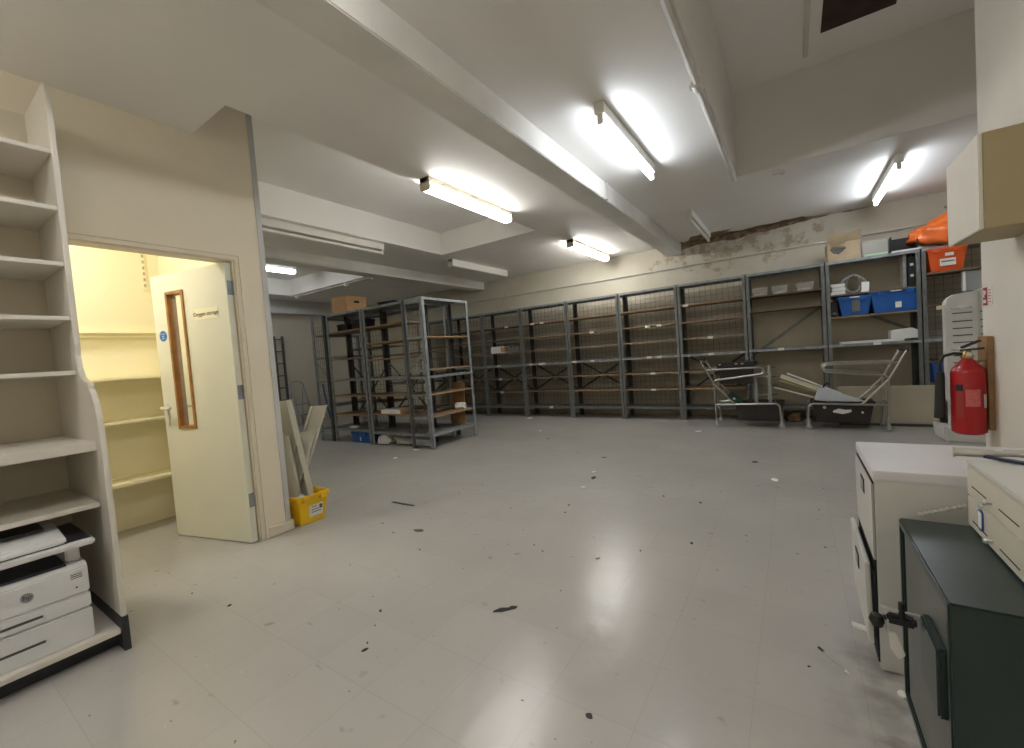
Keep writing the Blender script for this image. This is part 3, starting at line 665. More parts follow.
def basket(lab, loc):
    o = thing('wire_basket', lab, 'wire basket', loc, 0, 'wire baskets in the island')
    m = MB(); W, D, H = 0.34, 0.26, 0.2
    for k in range(8):
        x = W * k / 7; m.tube([(x, 0, H), (x, 0, 0), (x, D, 0), (x, D, H)], 0.002, 4)
    for k in range(5):
        z = H * k / 4; m.tube([(0, 0, z), (W, 0, z), (W, D, z), (0, D, z), (0, 0, z)], 0.002, 4)
    m.build('wire_body', 'zinc', o); MB().tube([(0, 0, H), (W, 0, H), (W, D, H), (0, D, H), (0, 0, H)], 0.005, 6).build('rim', 'zinc', o)
basket('wire basket on the steel shelf of the island', (-4.98, 4.2, 1.005)); basket('wire basket one shelf below the other in the island', (-4.98, 4.2, 0.75))

# back racks: things
o = thing('carton', 'small white carton on a back wall shelf', 'box', (-5.08, 6.90, 1.255), 0.0)
box(0, 0.28, 0, 0.22, 0, 0.135).build('carton_body', 'paper', o, bevel=0.003); box(0.24, 0.284, -0.003, 0.223, 0.02, 0.115).build('carton_end', 'card', o)
for i in range(3):
    x = -4.70 + i * 0.10
    o = MB().lathe([(0.038, 0), (0.04, 0.01), (0.04, 0.1), (0.014, 0.125), (0.014, 0.15)], 0, 0, 12).build('plastic_bottle', 'acrylic_thin', loc=(x, 6.98, 1.255), smooth=True)
    tag(o, 'clear plastic bottle on the shelf right of the white carton', 'bottle', 'clear bottles by the white carton')
# bay with long diagonal: clear plastic tubs on upper shelf
for i, (x, lab) in enumerate(((-0.46, 'clear plastic tub, first of three on the upper shelf'), (-0.23, 'clear plastic tub, middle of three on the upper shelf'), (0.05, 'clear plastic tub, third of three, nearest the blue crate bay'))):
    o = thing('clear_tub', lab, 'plastic tub', (x + 0.09, 7.02, 1.767), 0.05 * i, 'clear tubs on the upper shelf')
    MB().tub(0.17, 0.22, 0.19, 0.24, 0.11, t=0.003, lip=0.01, liph=0.01, floor=0.004).build('tub', 'acrylic_thin', o)
    box(-0.07, 0.07, -0.1, 0.1, 0.005, 0.03).build('contents', 'bag_grey', o)
# blue crate bay
o = crate('blue_crate', 'narrow blue crate with a grey tape patch on the shelf', 'blue', 0.26, 0.30, 0.33, 0.36, 0.245, (0.655, 7.07, 1.375), 0, grp='blue crates on the rack')
box(-0.03, 0.05, -0.176, -0.168, 0.05, 0.2).build('tape', 'steel', o).rotation_euler = (0, 0, 0)
box(-0.05, 0.05, -0.192, -0.188, 0.222, 0.236).build('sticker', 'label', o)
o = crate('blue_crate', 'wide blue crate with a white sticker on the shelf', 'blue', 0.40, 0.30, 0.47, 0.36, 0.27, (1.045, 7.07, 1.375), 0, grp='blue crates on the rack')
box(-0.05, 0.05, -0.194, -0.188, 0.247, 0.262).build('sticker', 'label', o)
box(-0.005, 0.05, -0.170, -0.162, 0.05, 0.12).build('sticker', 'label', o)
o = thing('storage_box', 'black box beside the narrow blue crate', 'box', (0.415, 6.93, 1.375)); box(0, 0.07, 0, 0.25, 0, 0.2).build('carton', 'rubber', o, bevel=0.004); box(0.015, 0.055, -0.003, 0, 0.03, 0.06).build('finger_hole', 'steel', o)
for i, lab in enumerate(('white paper pack, bottom of the stack of three', 'white paper pack, middle of the stack of three', 'white paper pack, top of the stack of three')):
    o = thing('paper_pack', lab, 'paper', (0.425 + 0.006 * (i % 2), 6.91, 1.655 + i * 0.048), 0.02 * (i - 1), 'paper packs on the rack')
    box(0, 0.14, 0, 0.2, 0, 0.042).build('sheets', 'paper', o, bevel=0.004); box(-0.001, 0.141, -0.001, 0.012, 0.014, 0.03).build('band', 'label', o)
o = MB().bar((0, 0, 0), (0.01, 0.03, 0.125), 0.075, 0.004, (0, 1, 0)).build('white_card', 'paper', loc=(0.76, 6.90, 1.656)); tag(o, 'upright white card at the shelf edge above the narrow blue crate', 'card')
m = MB()
pts = [(0.13 * math.cos(a * 0.5) * (1 - a * 0.008), 0.05 * math.sin(a * 0.9), 0.13 + 0.11 * math.sin(a * 0.5)) for a in range(60)]
o = m.tube(pts, 0.012, 6).build('coiled_hose', 'acrylic', loc=(0.66, 7.05, 1.655), smooth=True); tag(o, 'coiled clear plastic hose standing on the shelf over the blue crates', 'hose')
o = thing('foam_tray', 'long white foam tray with a boxed end on the steel shelf', 'tray', (0.49, 6.90, 1.02), 0.0)
box(0, 0.62, 0, 0.2, 0, 0.025).build('tray', 'paper', o, bevel=0.004)
MB().prism([(0.50, 0.025), (0.76, 0.025), (0.76, 0.11), (0.69, 0.15), (0.50, 0.13)], 'y', -0.005, 0.2).build('boxed_end', 'paper', o, bevel=0.004)
o = thing('ring_binder', 'black ring binder standing at the right end of the top shelf', 'binder', (1.165, 6.93, 1.655)); box(0, 0.075, 0, 0.27, 0, 0.36).build('cover', 'rubber', o, bevel=0.004)
for z in (0.12, 0.25): box(0.02, 0.05, -0.003, 0, z, z + 0.03).build('spine_label', 'label', o)
o = thing('upright_board', 'pale narrow board standing beside the black binder', 'board', (1.12, 6.92, 1.655)); box(0, 0.03, 0, 0.2, 0, 0.39).build('board_body', 'sheet', o, bevel=0.003); box(0, 0.03, -0.004, 0, 0.0, 0.39).build('edge_strip', 'steel_light', o)
# on top of the blue crate bay
TZ = HB - 0.005
o = thing('open_carton', 'torn open cardboard box on top of the blue crate bay', 'cardboard box', (0.40, 6.93, TZ), 0.03)
W, D, H = 0.33, 0.27, 0.24
cb = MB().box(0, W, 0, D, 0, 0.006).box(0, 0.005, 0, D, 0, H).box(W - 0.005, W, 0, D, 0, H).box(0, W, D - 0.005, D, 0, H)
cb.prism([(0, 0), (W, 0), (W, H), (0.2, H), (0.17, 0.2), (0.2, 0.16), (0.12, 0.09), (0.06, 0.11), (0.03, 0.16), (0.03, H), (0, H)], 'y', 0, 0.005).build('carton', 'card_grey', o)
MB().prism([(-0.01, H - 0.02), (0.1, H - 0.05), (0.2, H - 0.02), (W + 0.01, H), (W + 0.01, H + 0.13), (0.2, H + 0.115), (0.02, H + 0.14)], 'y', 0.012, 0.018).xf(Matrix.Translation((0, 0, H)) @ Matrix.Rotation(0.55, 4, 'X') @ Matrix.Translation((0, -0.012, -H))).build('flap', 'card_grey', o)
box(0.02, W - 0.02, 0.02, D - 0.02, 0.01, 0.17).build('dark_contents', 'steel_dark', o)
o = thing('clear_box', 'clear plastic box with green printed strip on top of the rack', 'plastic box', (0.76, 6.93, TZ), 0.0)
cb = MB().box(0, 0.24, 0, 0.2, 0, 0.004)
for a in ((0, 0.003, 0, 0.2), (0.237, 0.24, 0, 0.2), (0, 0.24, 0, 0.003), (0, 0.24, 0.197, 0.2)): cb.box(*a, 0, 0.2)
cb.build('clear_body', 'acrylic_thin', o); box(0.01, 0.23, -0.003, 0, 0.012, 0.035).build('printed_strip', 'green_print', o); box(0.06, 0.14, -0.003, 0, 0.0, 0.008).build('small_print', 'green_print', o)
o = thing('magazine_file', 'black open file box on top of the rack by the orange sheet', 'file box', (1.02, 6.92, TZ), 0.0)
mf = MB().box(0, 0.005, 0, 0.25, 0, 0.2).box(0.235, 0.24, 0, 0.25, 0, 0.14).box(0, 0.24, 0.245, 0.25, 0, 0.2).box(0, 0.24, 0, 0.25, 0, 0.005)
mf.build('file_body', 'rubber', o)
wp = box(0, 0.26, -0.0, 0.05, 0, 0.02).build('white_strip', 'paper', loc=(1.02, 6.87, TZ), bevel=0.003); tag(wp, 'white strip lying in front of the black file box', 'strip')
# orange sheet: crumpled drape
bm = bmesh.new(); bmesh.ops.create_icosphere(bm, subdivisions=4, radius=1.0)
from mathutils import noise
for v in bm.verts:
    n = noise.noise(v.co * 2.3) * 0.24 + noise.noise(v.co * 5.0) * 0.10
    x = v.co.x * (0.40) * (1 + n); z = max(v.co.z, -0.55) * 0.24 * (1 + n)
    k = 0.62 + 0.5 * min(1, max(0, (x + 0.40) / 0.5))
    v.co = Vector((x, v.co.y * 0.17 * (1 + n), z * k + 0.12))
lo = min(v.co.z for v in bm.verts)
for v in bm.verts: v.co.z -= lo
me = bpy.data.meshes.new('orange_sheet'); bm.to_mesh(me); bm.free(); me.materials.append(M['bag'])
for p in me.polygons: p.use_smooth = True
o = bpy.data.objects.new('orange_sheet', me); C.objects.link(o); o.location = (1.615, 7.06, TZ)
tag(o, 'crumpled orange plastic sheeting heaped on top of the alcove rack', 'plastic sheet')
o = crate('orange_crate', 'orange crate with a white label on the alcove shelf', 'orange', 0.26, 0.28, 0.33, 0.34, 0.265, (1.49, 7.03, 1.79), 0)
box(-0.06, 0.07, -0.165, -0.157, 0.06, 0.14).build('sticker', 'label', o); box(-0.05, 0.06, -0.166, -0.163, 0.10, 0.115).build('print', 'print', o); box(-0.02, 0.05, -0.184, -0.176, 0.165, 0.2).build('sticker', 'label', o)
o = thing('grey_screen', 'grey screen with a white edge above the slotted tower', 'screen', (1.64, 6.90, 1.42), 0)
box(0, 0.3, 0, 0.06, 0.12, 0.34).build('panel_face', 'mop', o, bevel=0.003); box(-0.02, 0.0, 0, 0.06, 0.12, 0.34).build('white_edge', 'paper', o); box(0.05, 0.25, 0, 0.06, 0, 0.12).build('panel_stand', 'mop', o)
o = crate('blue_crate', 'blue crate low in the alcove rack behind the leaning board', 'blue', 0.28, 0.28, 0.32, 0.32, 0.24, (1.50, 7.02, 0.49), 0)

# leaning board by the right trolley
o = thing('leaning_board', 'beige flat board leaning against the back racks', 'board', (0.475, 6.755, 0.0), 0)
MB().bar((0.43, 0.0, 0.03), (0.43, 0.09, 0.475), 0.92, 0.025, (0, 1, 0)).build('panel', 'sheet', o, bevel=0.003)
MB().bar((0.43, -0.012, 0.455), (0.43, -0.004, 0.475), 0.92, 0.02, (0, 1, 0)).build('edge_trim', 'cream', o).location = (0, 0.095, 0.0)
f = box(0.42, 1.42, -0.01, 0.10, 0, 0.028).build('floor_batten', 'steel_dark', loc=(0.02, 6.745, 0)); tag(f, 'dark flat batten on the floor under the leaning beige board', 'batten')

# ---------------------------------------------------------------- trolleys
def trolley(label, loc, mir, r=0.013):
    """tube trolley 0.85 long, handle end at x=0; mir flips it along x"""
    o = thing('tote_trolley', label, 'trolley', loc, 0, 'chrome trolleys')
    L, D = 0.78, 0.38
    X = (lambda x: L - x) if mir else (lambda x: x)
    def arc(c, r, a0, a1, y, n=6): return [(X(c[0] + r * math.cos(a0 + (a1 - a0) * k / n)), y, c[1] + r * math.sin(a0 + (a1 - a0) * k / n)) for k in range(n + 1)]
    for y in (0, D):
        side = [(X(0.01), y, 0.1), (X(0.0), y, 0.60)] + arc((0.05, 0.60), 0.05, PI, PI / 2 + 0.15, y) + [(X(0.54), y, 0.71)] + arc((0.55, 0.755), 0.045, -PI / 2, PI / 2, y) + [(X(-0.09), y, 0.79)]
        MB().tube(side, r, 8).build('upper_rail', 'chrome', o, smooth=True)
        low = [(X(0.01), y, 0.31), (X(0.70), y, 0.325)] + arc((0.70, 0.27), 0.055, PI / 2, 0, y) + [(X(0.765), y, 0.1)]
        MB().tube(low, r, 8).build('lower_rail', 'chrome', o, smooth=True)
        MB().tube([(X(-0.16), y, 0.925), (X(-0.03), y, 0.66), (X(0.0), y, 0.60), (X(0.24), y, 0.32)], r, 8).build('handle_strut', 'chrome', o, smooth=True)
        for x in (0.01, 0.765):
            c = MB().tube([(X(x), y, 0.1), (X(x), y, 0.07)], 0.013, 8).box(X(x) - 0.012, X(x) + 0.012, y - 0.014, y + 0.014, 0.03, 0.078).build('caster', 'zinc', o)
            MB().tube([(X(x), y - 0.011, 0.037), (X(x), y + 0.011, 0.037)], 0.037, 14).build('wheel', 'mop', c, smooth=True)
    for x, z in ((0.01, 0.33), (0.70, 0.325), (0.3, 0.31)): MB().tube([(X(x), 0, z), (X(x), D, z)], 0.009, 6).build('cross_bar', 'chrome', o, smooth=True)
    MB().tube([(X(-0.16), -0.01, 0.925), (X(-0.16), D + 0.01, 0.925)], 0.017, 10).build('handle_bar', 'rubber', o, smooth=True)
    MB().tube([(X(0.59), 0, 0.755), (X(0.59), D, 0.755)], 0.009, 6).build('cross_bar', 'chrome', o, smooth=True)
    MB().tube([(X(0.02), 0, 0.71), (X(0.02), D, 0.71)], 0.009, 6).build('cross_bar', 'chrome', o, smooth=True)
    return o
trolley('chrome tube trolley carrying two dark totes, left of the pair', (-0.935, 6.35, 0), False)
trolley('chrome tube trolley with an empty top rail, beside the leaning board', (0.095, 6.35, 0), True)
def tote(label, w, d, h, loc, grp='dark totes'):
    o = thing('tote_box', label, 'tote', loc, 0, grp)
    MB().tub(w - 0.08, d - 0.06, w, d, h, lip=0.025, liph=0.03).build('tub', 'tote', o, bevel=0.005)
    return o
o = tote('dark tote in the top rails of the left trolley', 0.46, 0.30, 0.27, (-0.67, 6.54, 0.585))
box(-0.24, 0.24, -0.165, 0.165, 0.262, 0.285).build('lid', 'rubber', o, bevel=0.004)
for x in (-0.2, 0.0, 0.07): box(x, x + 0.03, -0.170, -0.165, 0.266, 0.276).build('sticker', 'label', o)
tote('dark tote on the bottom of the left trolley under the clear stand', 0.56, 0.30, 0.25, (-0.42, 6.54, 0.085))
o = tote('dark tote with a torn paper label on the right trolley', 0.60, 0.30, 0.26, (0.45, 6.54, 0.085))
MB().prism([(-0.09, 0.13), (0.0, 0.11), (0.06, 0.125), (0.09, 0.14), (0.085, 0.165), (0.03, 0.16), (-0.03, 0.175), (-0.085, 0.15)], 'y', -0.155, -0.145).build('torn_label', 'label', o)
MB().tube([(-0.17, -0.148, 0.19), (-0.17, -0.158, 0.19)], 0.018, 12).build('round_sticker', 'label', o); MB().tube([(0.19, -0.142, 0.13), (0.19, -0.152, 0.13)], 0.012, 12).build('round_sticker', 'label', o)
o = thing('green_case', 'dark green case tipped into the lower tote of the left trolley', 'case', (-0.74, 6.48, 0.335))
cs = box(-0.09, 0.09, -0.03, 0.03, 0, 0.11).build('case_body', 'green', o, rot=(0, 0.62, 0), bevel=0.006)
MB().tube([(0.0, -0.03, 0.055), (0.0, -0.034, 0.055)], 0.018, 12).build('badge', 'label', cs); box(-0.06, 0.06, -0.033, -0.03, 0.08, 0.1).build('stripe', 'rubber', cs)
o = thing('acrylic_stand', 'clear plastic stand with two uprights and dark pegs', 'stand', (-0.38, 6.52, 0.30))
for x in (-0.07, 0.09):
    u = box(x - 0.02, x + 0.02, -0.015, 0.015, 0.0, 0.51).build('upright', 'acrylic', o, bevel=0.003)
    for z in (0.12, 0.24, 0.36, 0.48): MB().tube([(x + 0.02, 0, z), (x + 0.085, 0, z + 0.005)], 0.004, 6).build('peg', 'rubber', u)
for i, (z, lab) in enumerate(((0.12, ''), (0.36, ''))): MB().tube([(-0.07, 0, z), (0.09, 0, z)], 0.012, 8).build('tie_bar', 'acrylic', o)
for i, (a, b, m, lab) in enumerate((((-0.24, 6.50, 0.52), (0.33, 6.52, 0.335), 'batten', 'lowest cream batten sticking out of the right trolley tote'),
                                   ((-0.16, 6.55, 0.66), (0.42, 6.56, 0.40), 'batten', 'broad cream batten above the lowest one in the right tote'),
                                   ((-0.09, 6.60, 0.69), (0.46, 6.62, 0.42), 'paper', 'white batten behind the broad cream one in the right tote'),
                                   ((-0.18, 6.63, 0.60), (0.40, 6.65, 0.36), 'yellow_batten', 'yellowish batten lying between the white and cream battens'))):
    if m == 'yellow_batten': M[m] = mat(m, rgb(206, 190, 130), 0.5)
    o = MB().bar(a, b, 0.03 if i != 1 else 0.02, 0.016 if i != 1 else 0.05).build('batten', m); tag(o, lab, 'batten', 'battens in the right trolley tote')
o = MB().prism([(0.18, 0.36), (0.22, 0.50), (0.27, 0.515), (0.48, 0.43), (0.68, 0.345), (0.66, 0.335), (0.3, 0.345)], 'y', 6.42, 6.44).prism([(0.19, 0.37), (0.235, 0.47), (0.6, 0.36)], 'y', 6.45, 6.47).build('folded_sheet', 'paper_blue', bevel=0.006); tag(o, 'white wedge of folded sheet resting on the right trolley tote', 'sheet')
o = MB().tube([(0.28, 6.46, 0.51), (0.29, 6.46, 0.545), (0.33, 6.46, 0.565), (0.335, 6.46, 0.54)], 0.012, 6).build('black_hook', 'rubber', smooth=True); tag(o, 'black plastic hook poking up behind the white folded sheet', 'hook')
tag(blob('bundle', 'wood', (-0.03, 6.93, 0.0), 0.08, 1, 1, 0.9, 21, 0.2), 'small yellowish bundle on the floor between the two trolleys', 'bundle')

# ---------------------------------------------------------------- far left corner
o = thing('folding_steps', 'grey folding steps standing against the far left wall', 'steps', (-9.35, 5.20, 0), 0.25)
MB().tube([(0.28, -0.2, 0.0), (0.04, -0.17, 0.92), (0.03, -0.1, 0.97), (0.03, 0.1, 0.97), (0.04, 0.17, 0.92), (0.28, 0.2, 0.0)], 0.018, 8).build('front_frame', 'mop', o, smooth=True)
MB().tube([(-0.05, -0.17, 0.0), (0.04, -0.15, 0.8)], 0.012, 8).tube([(-0.05, 0.17, 0.0), (0.04, 0.15, 0.8)], 0.012, 8).build('rear_frame', 'mop', o, smooth=True)
for z, x in ((0.22, 0.22), (0.45, 0.16)): box(x - 0.09, x + 0.06, -0.18, 0.18, z, z + 0.02).build('tread', 'mop', o, bevel=0.003)
o = thing('ladder_frame', 'dark slim ladder frame against the far left wall', 'ladder', (-9.5, 5.0, 0), 0.0)
for y in (-0.09, 0.09): box(-0.03, 0.03, y - 0.015, y + 0.015, 0, 2.0).build('stile', 'steel_dark', o)
for k in range(7): box(-0.02, 0.02, -0.09, 0.09, 0.3 + k * 0.27, 0.325 + k * 0.27).build('rung', 'steel_dark', o)
o = MB().bar((0, 0, 0.02), (0.0, -0.12, 0.86), 0.05, 0.02).build('blue_plank', 'blue', loc=(-9.3, 5.95, 0)); tag(o, 'narrow blue plank leaning beside the grey folding steps', 'plank')

# ---------------------------------------------------------------- bookcase and printer
YE = 0.545; BL = 2.0            # right end, length towards the camera side
bc = thing('bookcase', 'tall cream open bookcase with a deeper lower half', 'bookcase', (XD + 0.002, YE, 0))
def curve_pts():
    up, dn = 0.451, 0.691       # depths above and below
    pts = [(0, 0.155), (0, 2.60), (up - 0.03, 2.60), (up, 2.57), (up, 1.40), (up - 0.008, 1.34), (up + 0.005, 1.28), (up + 0.04, 1.238), (up + 0.09, 1.218), (up + 0.13, 1.212), (up + 0.145, 1.20), (up + 0.15, 1.18), (up + 0.18, 1.16), (up + 0.205, 1.12), (dn - 0.015, 1.05), (dn, 0.90), (dn, 0.155)]
    return pts
MB().prism(curve_pts(), 'y', -0.020, 0.0).build('end_panel', 'laminate', bc, bevel=0.003)
MB().prism(curve_pts(), 'y', -BL, -BL + 0.035).build('end_panel', 'laminate', bc)
box(0.0, 0.012, -BL + 0.035, -0.020, 0.1, 2.6).build('back_panel', 'lam_in', bc)
for z, d, t in ((2.292, 0.435, 0.02), (2.034, 0.435, 0.02), (1.778, 0.435, 0.02), (1.527, 0.435, 0.02), (1.273, 0.435, 0.02)):
    box(0.012, d, -BL + 0.035, -0.021, z - t, z).build('shelf', 'laminate', bc, bevel=0.002)
box(0.012, 0.625, -BL + 0.035, -0.021, 0.905, 0.945).build('deep_shelf', 'laminate', bc, bevel=0.003)
box(0.012, 0.575, -BL + 0.035, -0.021, 0.643, 0.665).build('shelf', 'laminate', bc, bevel=0.003)
box(0.012, 0.67, -BL + 0.035, -0.021, 0.075, 0.1).build('bottom_shelf', 'laminate', bc, bevel=0.003)
box(0.0, 0.695, -0.022, 0.003, 0, 0.155).build('plinth', 'plinth', bc, bevel=0.002)
box(0.58, 0.60, -BL, -0.022, 0, 0.074).build('plinth', 'plinth', bc)
pr = thing('printer', 'white laser printer with two paper trays on the bottom shelf', 'printer', (-2.60, 0.449, 0.1))
PW, PD = 0.42, 0.40       # along -Y, towards -X
box(-PD, 0, -PW, 0, 0, 0.135).build('lower_tray', 'printer', pr, bevel=0.006)
box(-PD, 0, -PW, 0, 0.137, 0.205).build('upper_tray', 'printer', pr, bevel=0.006)
for z in (0.06, 0.165):
    g = box(-0.004, 0.003, -PW / 2 - 0.07, -PW / 2 + 0.07, z - 0.022, z + 0.01).build('tray_grip', 'printer', pr, bevel=0.003); box(0.0, 0.004, -PW / 2 - 0.065, -PW / 2 + 0.065, z + 0.0, z + 0.009).build('grip_slot', 'seam', g)
MB().prism([(0, 0.207), (0, 0.315), (-0.02, 0.335), (-PD, 0.345), (-PD, 0.207)], 'y', -PW, 0).build('body', 'printer', pr, bevel=0.005)
box(-0.30, -0.02, -PW + 0.03, -0.06, 0.336, 0.345).build('output_tray', 'printer_dark', pr)
box(-PD, -0.05, -0.055, -0.01, 0.338, 0.41).build('right_column', 'printer', pr, bevel=0.006); box(-PD, -0.28, -PW, -0.055, 0.338, 0.41).build('rear_column', 'printer', pr)
sc = box(-PD, 0.02, -PW - 0.02, 0.03, 0.408, 0.435).build('scanner_deck', 'printer', pr, bevel=0.006)
box(-PD + 0.03, 0.0, -PW, 0.022, 0.4345, 0.438).build('scanner_glass', 'printer_dark', sc)
MB().prism([(-PD, 0.44), (0.015, 0.44), (0.01, 0.465), (-PD * 0.5, 0.495), (-PD, 0.495)], 'y', -PW - 0.02, -0.055).build('lid', 'printer', pr, bevel=0.006)
box(-PD + 0.05, -0.1, -PW, -0.10, 0.494, 0.503).build('feeder_slot', 'printer_dark', pr)
lg = MB().tube([(-0.001, -PW / 2 + 0.03, 0.265), (0.003, -PW / 2 + 0.03, 0.265)], 0.018, 20).build('badge', 'logo', pr)
text('lettering', 'hp', 0.026, 'seam', lg, (0.0035, -PW / 2 + 0.03, 0.267), (PI / 2, 0.0, PI / 2))
for z in (0.295, 0.287, 0.279): box(-0.001, 0.002, -0.055, -0.02, z - 0.002, z + 0.001).build('vent', 'seam', pr)
box(-0.001, 0.002, -0.043, -0.037, 0.235, 0.241).build('button', 'rubber', pr)

# ---------------------------------------------------------------- yellow crate with shelf panels
o = thing('yellow_crate', 'yellow plastic crate on the floor at the partition corner', 'crate', (-3.40, 1.825, 0))
MB().tub(0.40, 0.20, 0.46, 0.25, 0.23, lip=0.025, liph=0.035).build('tub', 'yellow', o, bevel=0.006)
for s in (-1, 1): box(0.225, 0.252, s * 0.07 - 0.025, s * 0.07 + 0.025, 0.18, 0.22).build('grip', 'yellow', o, bevel=0.004)
lb = MB().bar((0.206, 0.02, 0.05), (0.2215, 0.02, 0.14), 0.115, 0.003, (1, 0, 0)).build('sticker', 'label', o)
for (y0, y1, z) in ((-0.02, 0.02, 0.125), (-0.02, 0.04, 0.1), (-0.02, 0.06, 0.08)):
    box(0, 0.003, y0, y1, 0, 0.006).build('print', 'print', lb, loc=(0.206 + 0.0155 * (z - 0.05) / 0.09 + 0.0005, 0, z))
box(0, 0.003, 0.045, 0.07, 0, 0.032).build('print', 'print', lb, loc=(0.219, 0, 0.10))
def channel(lab, a, b, wv, w):
    """folded steel shelf panel standing from a to b; wv = width direction"""
    a, b, wv = Vector(a), Vector(b), Vector(wv).normalized(); d = (b - a); n = d.cross(wv).normalized()
    m = MB(); L = d.length; d.normalize()
    def bx(u0, u1, n0, n1):
        vs = []
        for t in (0, L):
            for (u, k) in ((u0, n0), (u1, n0), (u1, n1), (u0, n1)): vs.append(a + d * t + wv * u + n * k)
        m.add(vs, [(0, 1, 2, 3), (7, 6, 5, 4), (0, 4, 5, 1), (1, 5, 6, 2), (2, 6, 7, 3), (3, 7, 4, 0)])
    bx(-w / 2, w / 2, 0, 0.003); bx(-w / 2, -w / 2 + 0.004, 0, 0.04); bx(w / 2 - 0.004, w / 2, 0, 0.04)
    bx(-w / 2, -w / 2 + 0.016, 0.037, 0.04); bx(w / 2 - 0.016, w / 2, 0.037, 0.04)
    c = m.build('loose_shelf', 'cream'); tag(c, lab, 'loose shelf', 'loose shelves in the yellow crate'); return c
def down(a, b, z=0.03):
    a, b = Vector(a), Vector(b); return a + (b - a) * ((z - a.z) / (b.z - a.z))
RV = Vector((0.831, 0.552, 0)); VV = Vector((-0.87, 0.49, 0))
def loose(lab, top, bot, wv, w, shift=0.0):
    t_ = Vector(top) - Vector(wv) * shift; b_ = Vector(bot) - Vector(wv) * shift
    channel(lab, down(t_, b_), t_, wv, w)
loose('tallest cream loose shelf in the yellow crate, edge on', (-3.355, 1.825, 0.968), (-3.245, 1.872, 0.22), VV, 0.15, -0.04)
loose('tall cream loose shelf just behind the edge-on one in the crate', (-3.44, 1.855, 0.962), (-3.325, 1.893, 0.215), -RV, 0.12, -0.06)
loose('cream loose shelf leaning furthest outward from the yellow crate', (-3.27, 2.01, 0.898), (-3.475, 1.838, 0.207), -RV, 0.125)
loose('shorter cream loose shelf in the middle of the yellow crate', (-3.29, 1.895, 0.70), (-3.425, 1.80, 0.221), -RV, 0.123)
loose('shortest cream loose shelf tucked by the partition corner in the crate', (-3.345, 1.775, 0.693), (-3.285, 1.79, 0.261), -RV, 0.14, -0.07)
tag(blob('crumpled_plastic', 'bag_grey', (-3.26, 1.765, 0.14), 0.045, 1, 1, 1, 3, 0.3), 'crumpled clear plastic at the near corner of the yellow crate', 'plastic')

# ---------------------------------------------------------------- right-hand side
# wall cupboard
o = thing('wall_cupboard', 'beige wall cupboard above the fire extinguisher', 'wall cupboard', (0.65, 2.545, 1.562))
box(0.012, XR - 0.65 - 0.001, 0, 0.427, 0, 0.385).build('carcass', 'cupboard', o, bevel=0.003)
d = box(0.0, 0.012, 0.0, 0.427, 0.0, 0.385).build('door', 'wallr', o, bevel=0.003); d['label'] = 'pale cupboard door'
k = MB().tube([(0.006, 0.427, 0.20), (0.006, 0.445, 0.20)], 0.006, 8).build('latch', 'brass', d, smooth=True); MB().tube([(-0.006, 0.447, 0.205), (0.015, 0.447, 0.195)], 0.006, 8).build('latch_tongue', 'brass', k)
# backing board, extinguisher, sign
bb = box(-0.024, 0, -0.075, 0.075, 0, 0.5).build('backing_board', 'wood', loc=(XR - 0.001, 3.32, 0.605), bevel=0.003); tag(bb, 'upright brown wooden board on the wall behind the extinguisher', 'board')
EX = (0.775, 3.27, 0.583)
e = thing('fire_extinguisher', 'red fire extinguisher hung on the wall by the white cabinet', 'fire extinguisher', EX)
R = 0.068
e.scale = (1, 1, 0.91)
MB().lathe([(R - 0.012, 0), (R, 0.012), (R, 0.365), (R - 0.006, 0.39), (R - 0.025, 0.415), (0.03, 0.435), (0.022, 0.445), (0.022, 0.46)], 0, 0, 28).build('cylinder', 'tank', e, smooth=True)
hd = MB().lathe([(0.026, 0.452), (0.028, 0.462), (0.02, 0.48), (0.016, 0.50)], 0, 0, 14).build('valve', 'brass', e, smooth=True)
MB().bar((-0.02, 0.01, 0.497), (0.045, -0.06, 0.508), 0.018, 0.012).build('lower_lever', 'rubber', hd); MB().bar((-0.018, 0.005, 0.515), (0.035, -0.05, 0.552), 0.02, 0.012).build('upper_lever', 'rubber', hd)
MB().tube([(0.0, -0.02, 0.475), (0.0, -0.035, 0.475)], 0.012, 10).build('gauge', 'silver', hd)
MB().tube([(-0.01, 0, 0.475), (-0.05, 0, 0.482), (-0.092, 0, 0.47), (-0.108, 0, 0.43), (-0.108, 0, 0.36)], 0.009, 8).build('hose', 'rubber', e, smooth=True)
MB().tube([(-0.108, 0, 0.37), (-0.108, 0, 0.34), (-0.112, 0, 0.17), (-0.114, 0, 0.09)], 0.018, 10, 0.024).build('nozzle', 'rubber', e, smooth=True)
MB().tube([(0.02, 0, 0.43), (0.09, 0.04, 0.43)], 0.007, 6).build('bracket', 'silver', e)
def wrap(name, a0, a1, z0, z1, m, parent, rr=R + 0.001):
    n = 10; vs = []; fs = []
    for k in range(n + 1):
        a = a0 + (a1 - a0) * k / n
        for z in (z0, z1): vs.append((rr * math.cos(a), rr * math.sin(a), z))
    for k in range(n): fs.append((2 * k, 2 * k + 2, 2 * k + 3, 2 * k + 1))
    return MB().add(vs, fs).build(name, m, parent, smooth=True)
M['tank_label'] = mat('pale_red_print', rgb(206, 104, 102), 0.4, vary=0.15, scale=60)
wrap('label_band', -PI * 0.62, -PI * 0.35, 0.17, 0.27, 'tank_label', e)
wrap('label_band', -PI * 0.80, -PI * 0.66, 0.10, 0.26, 'red_dark', e); wrap('label_band', -PI * 0.80, -PI * 0.66, 0.262, 0.30, 'rubber', e)
wrap('label_band', -PI * 0.27, -PI * 0.17, 0.16, 0.24, 'label', e)
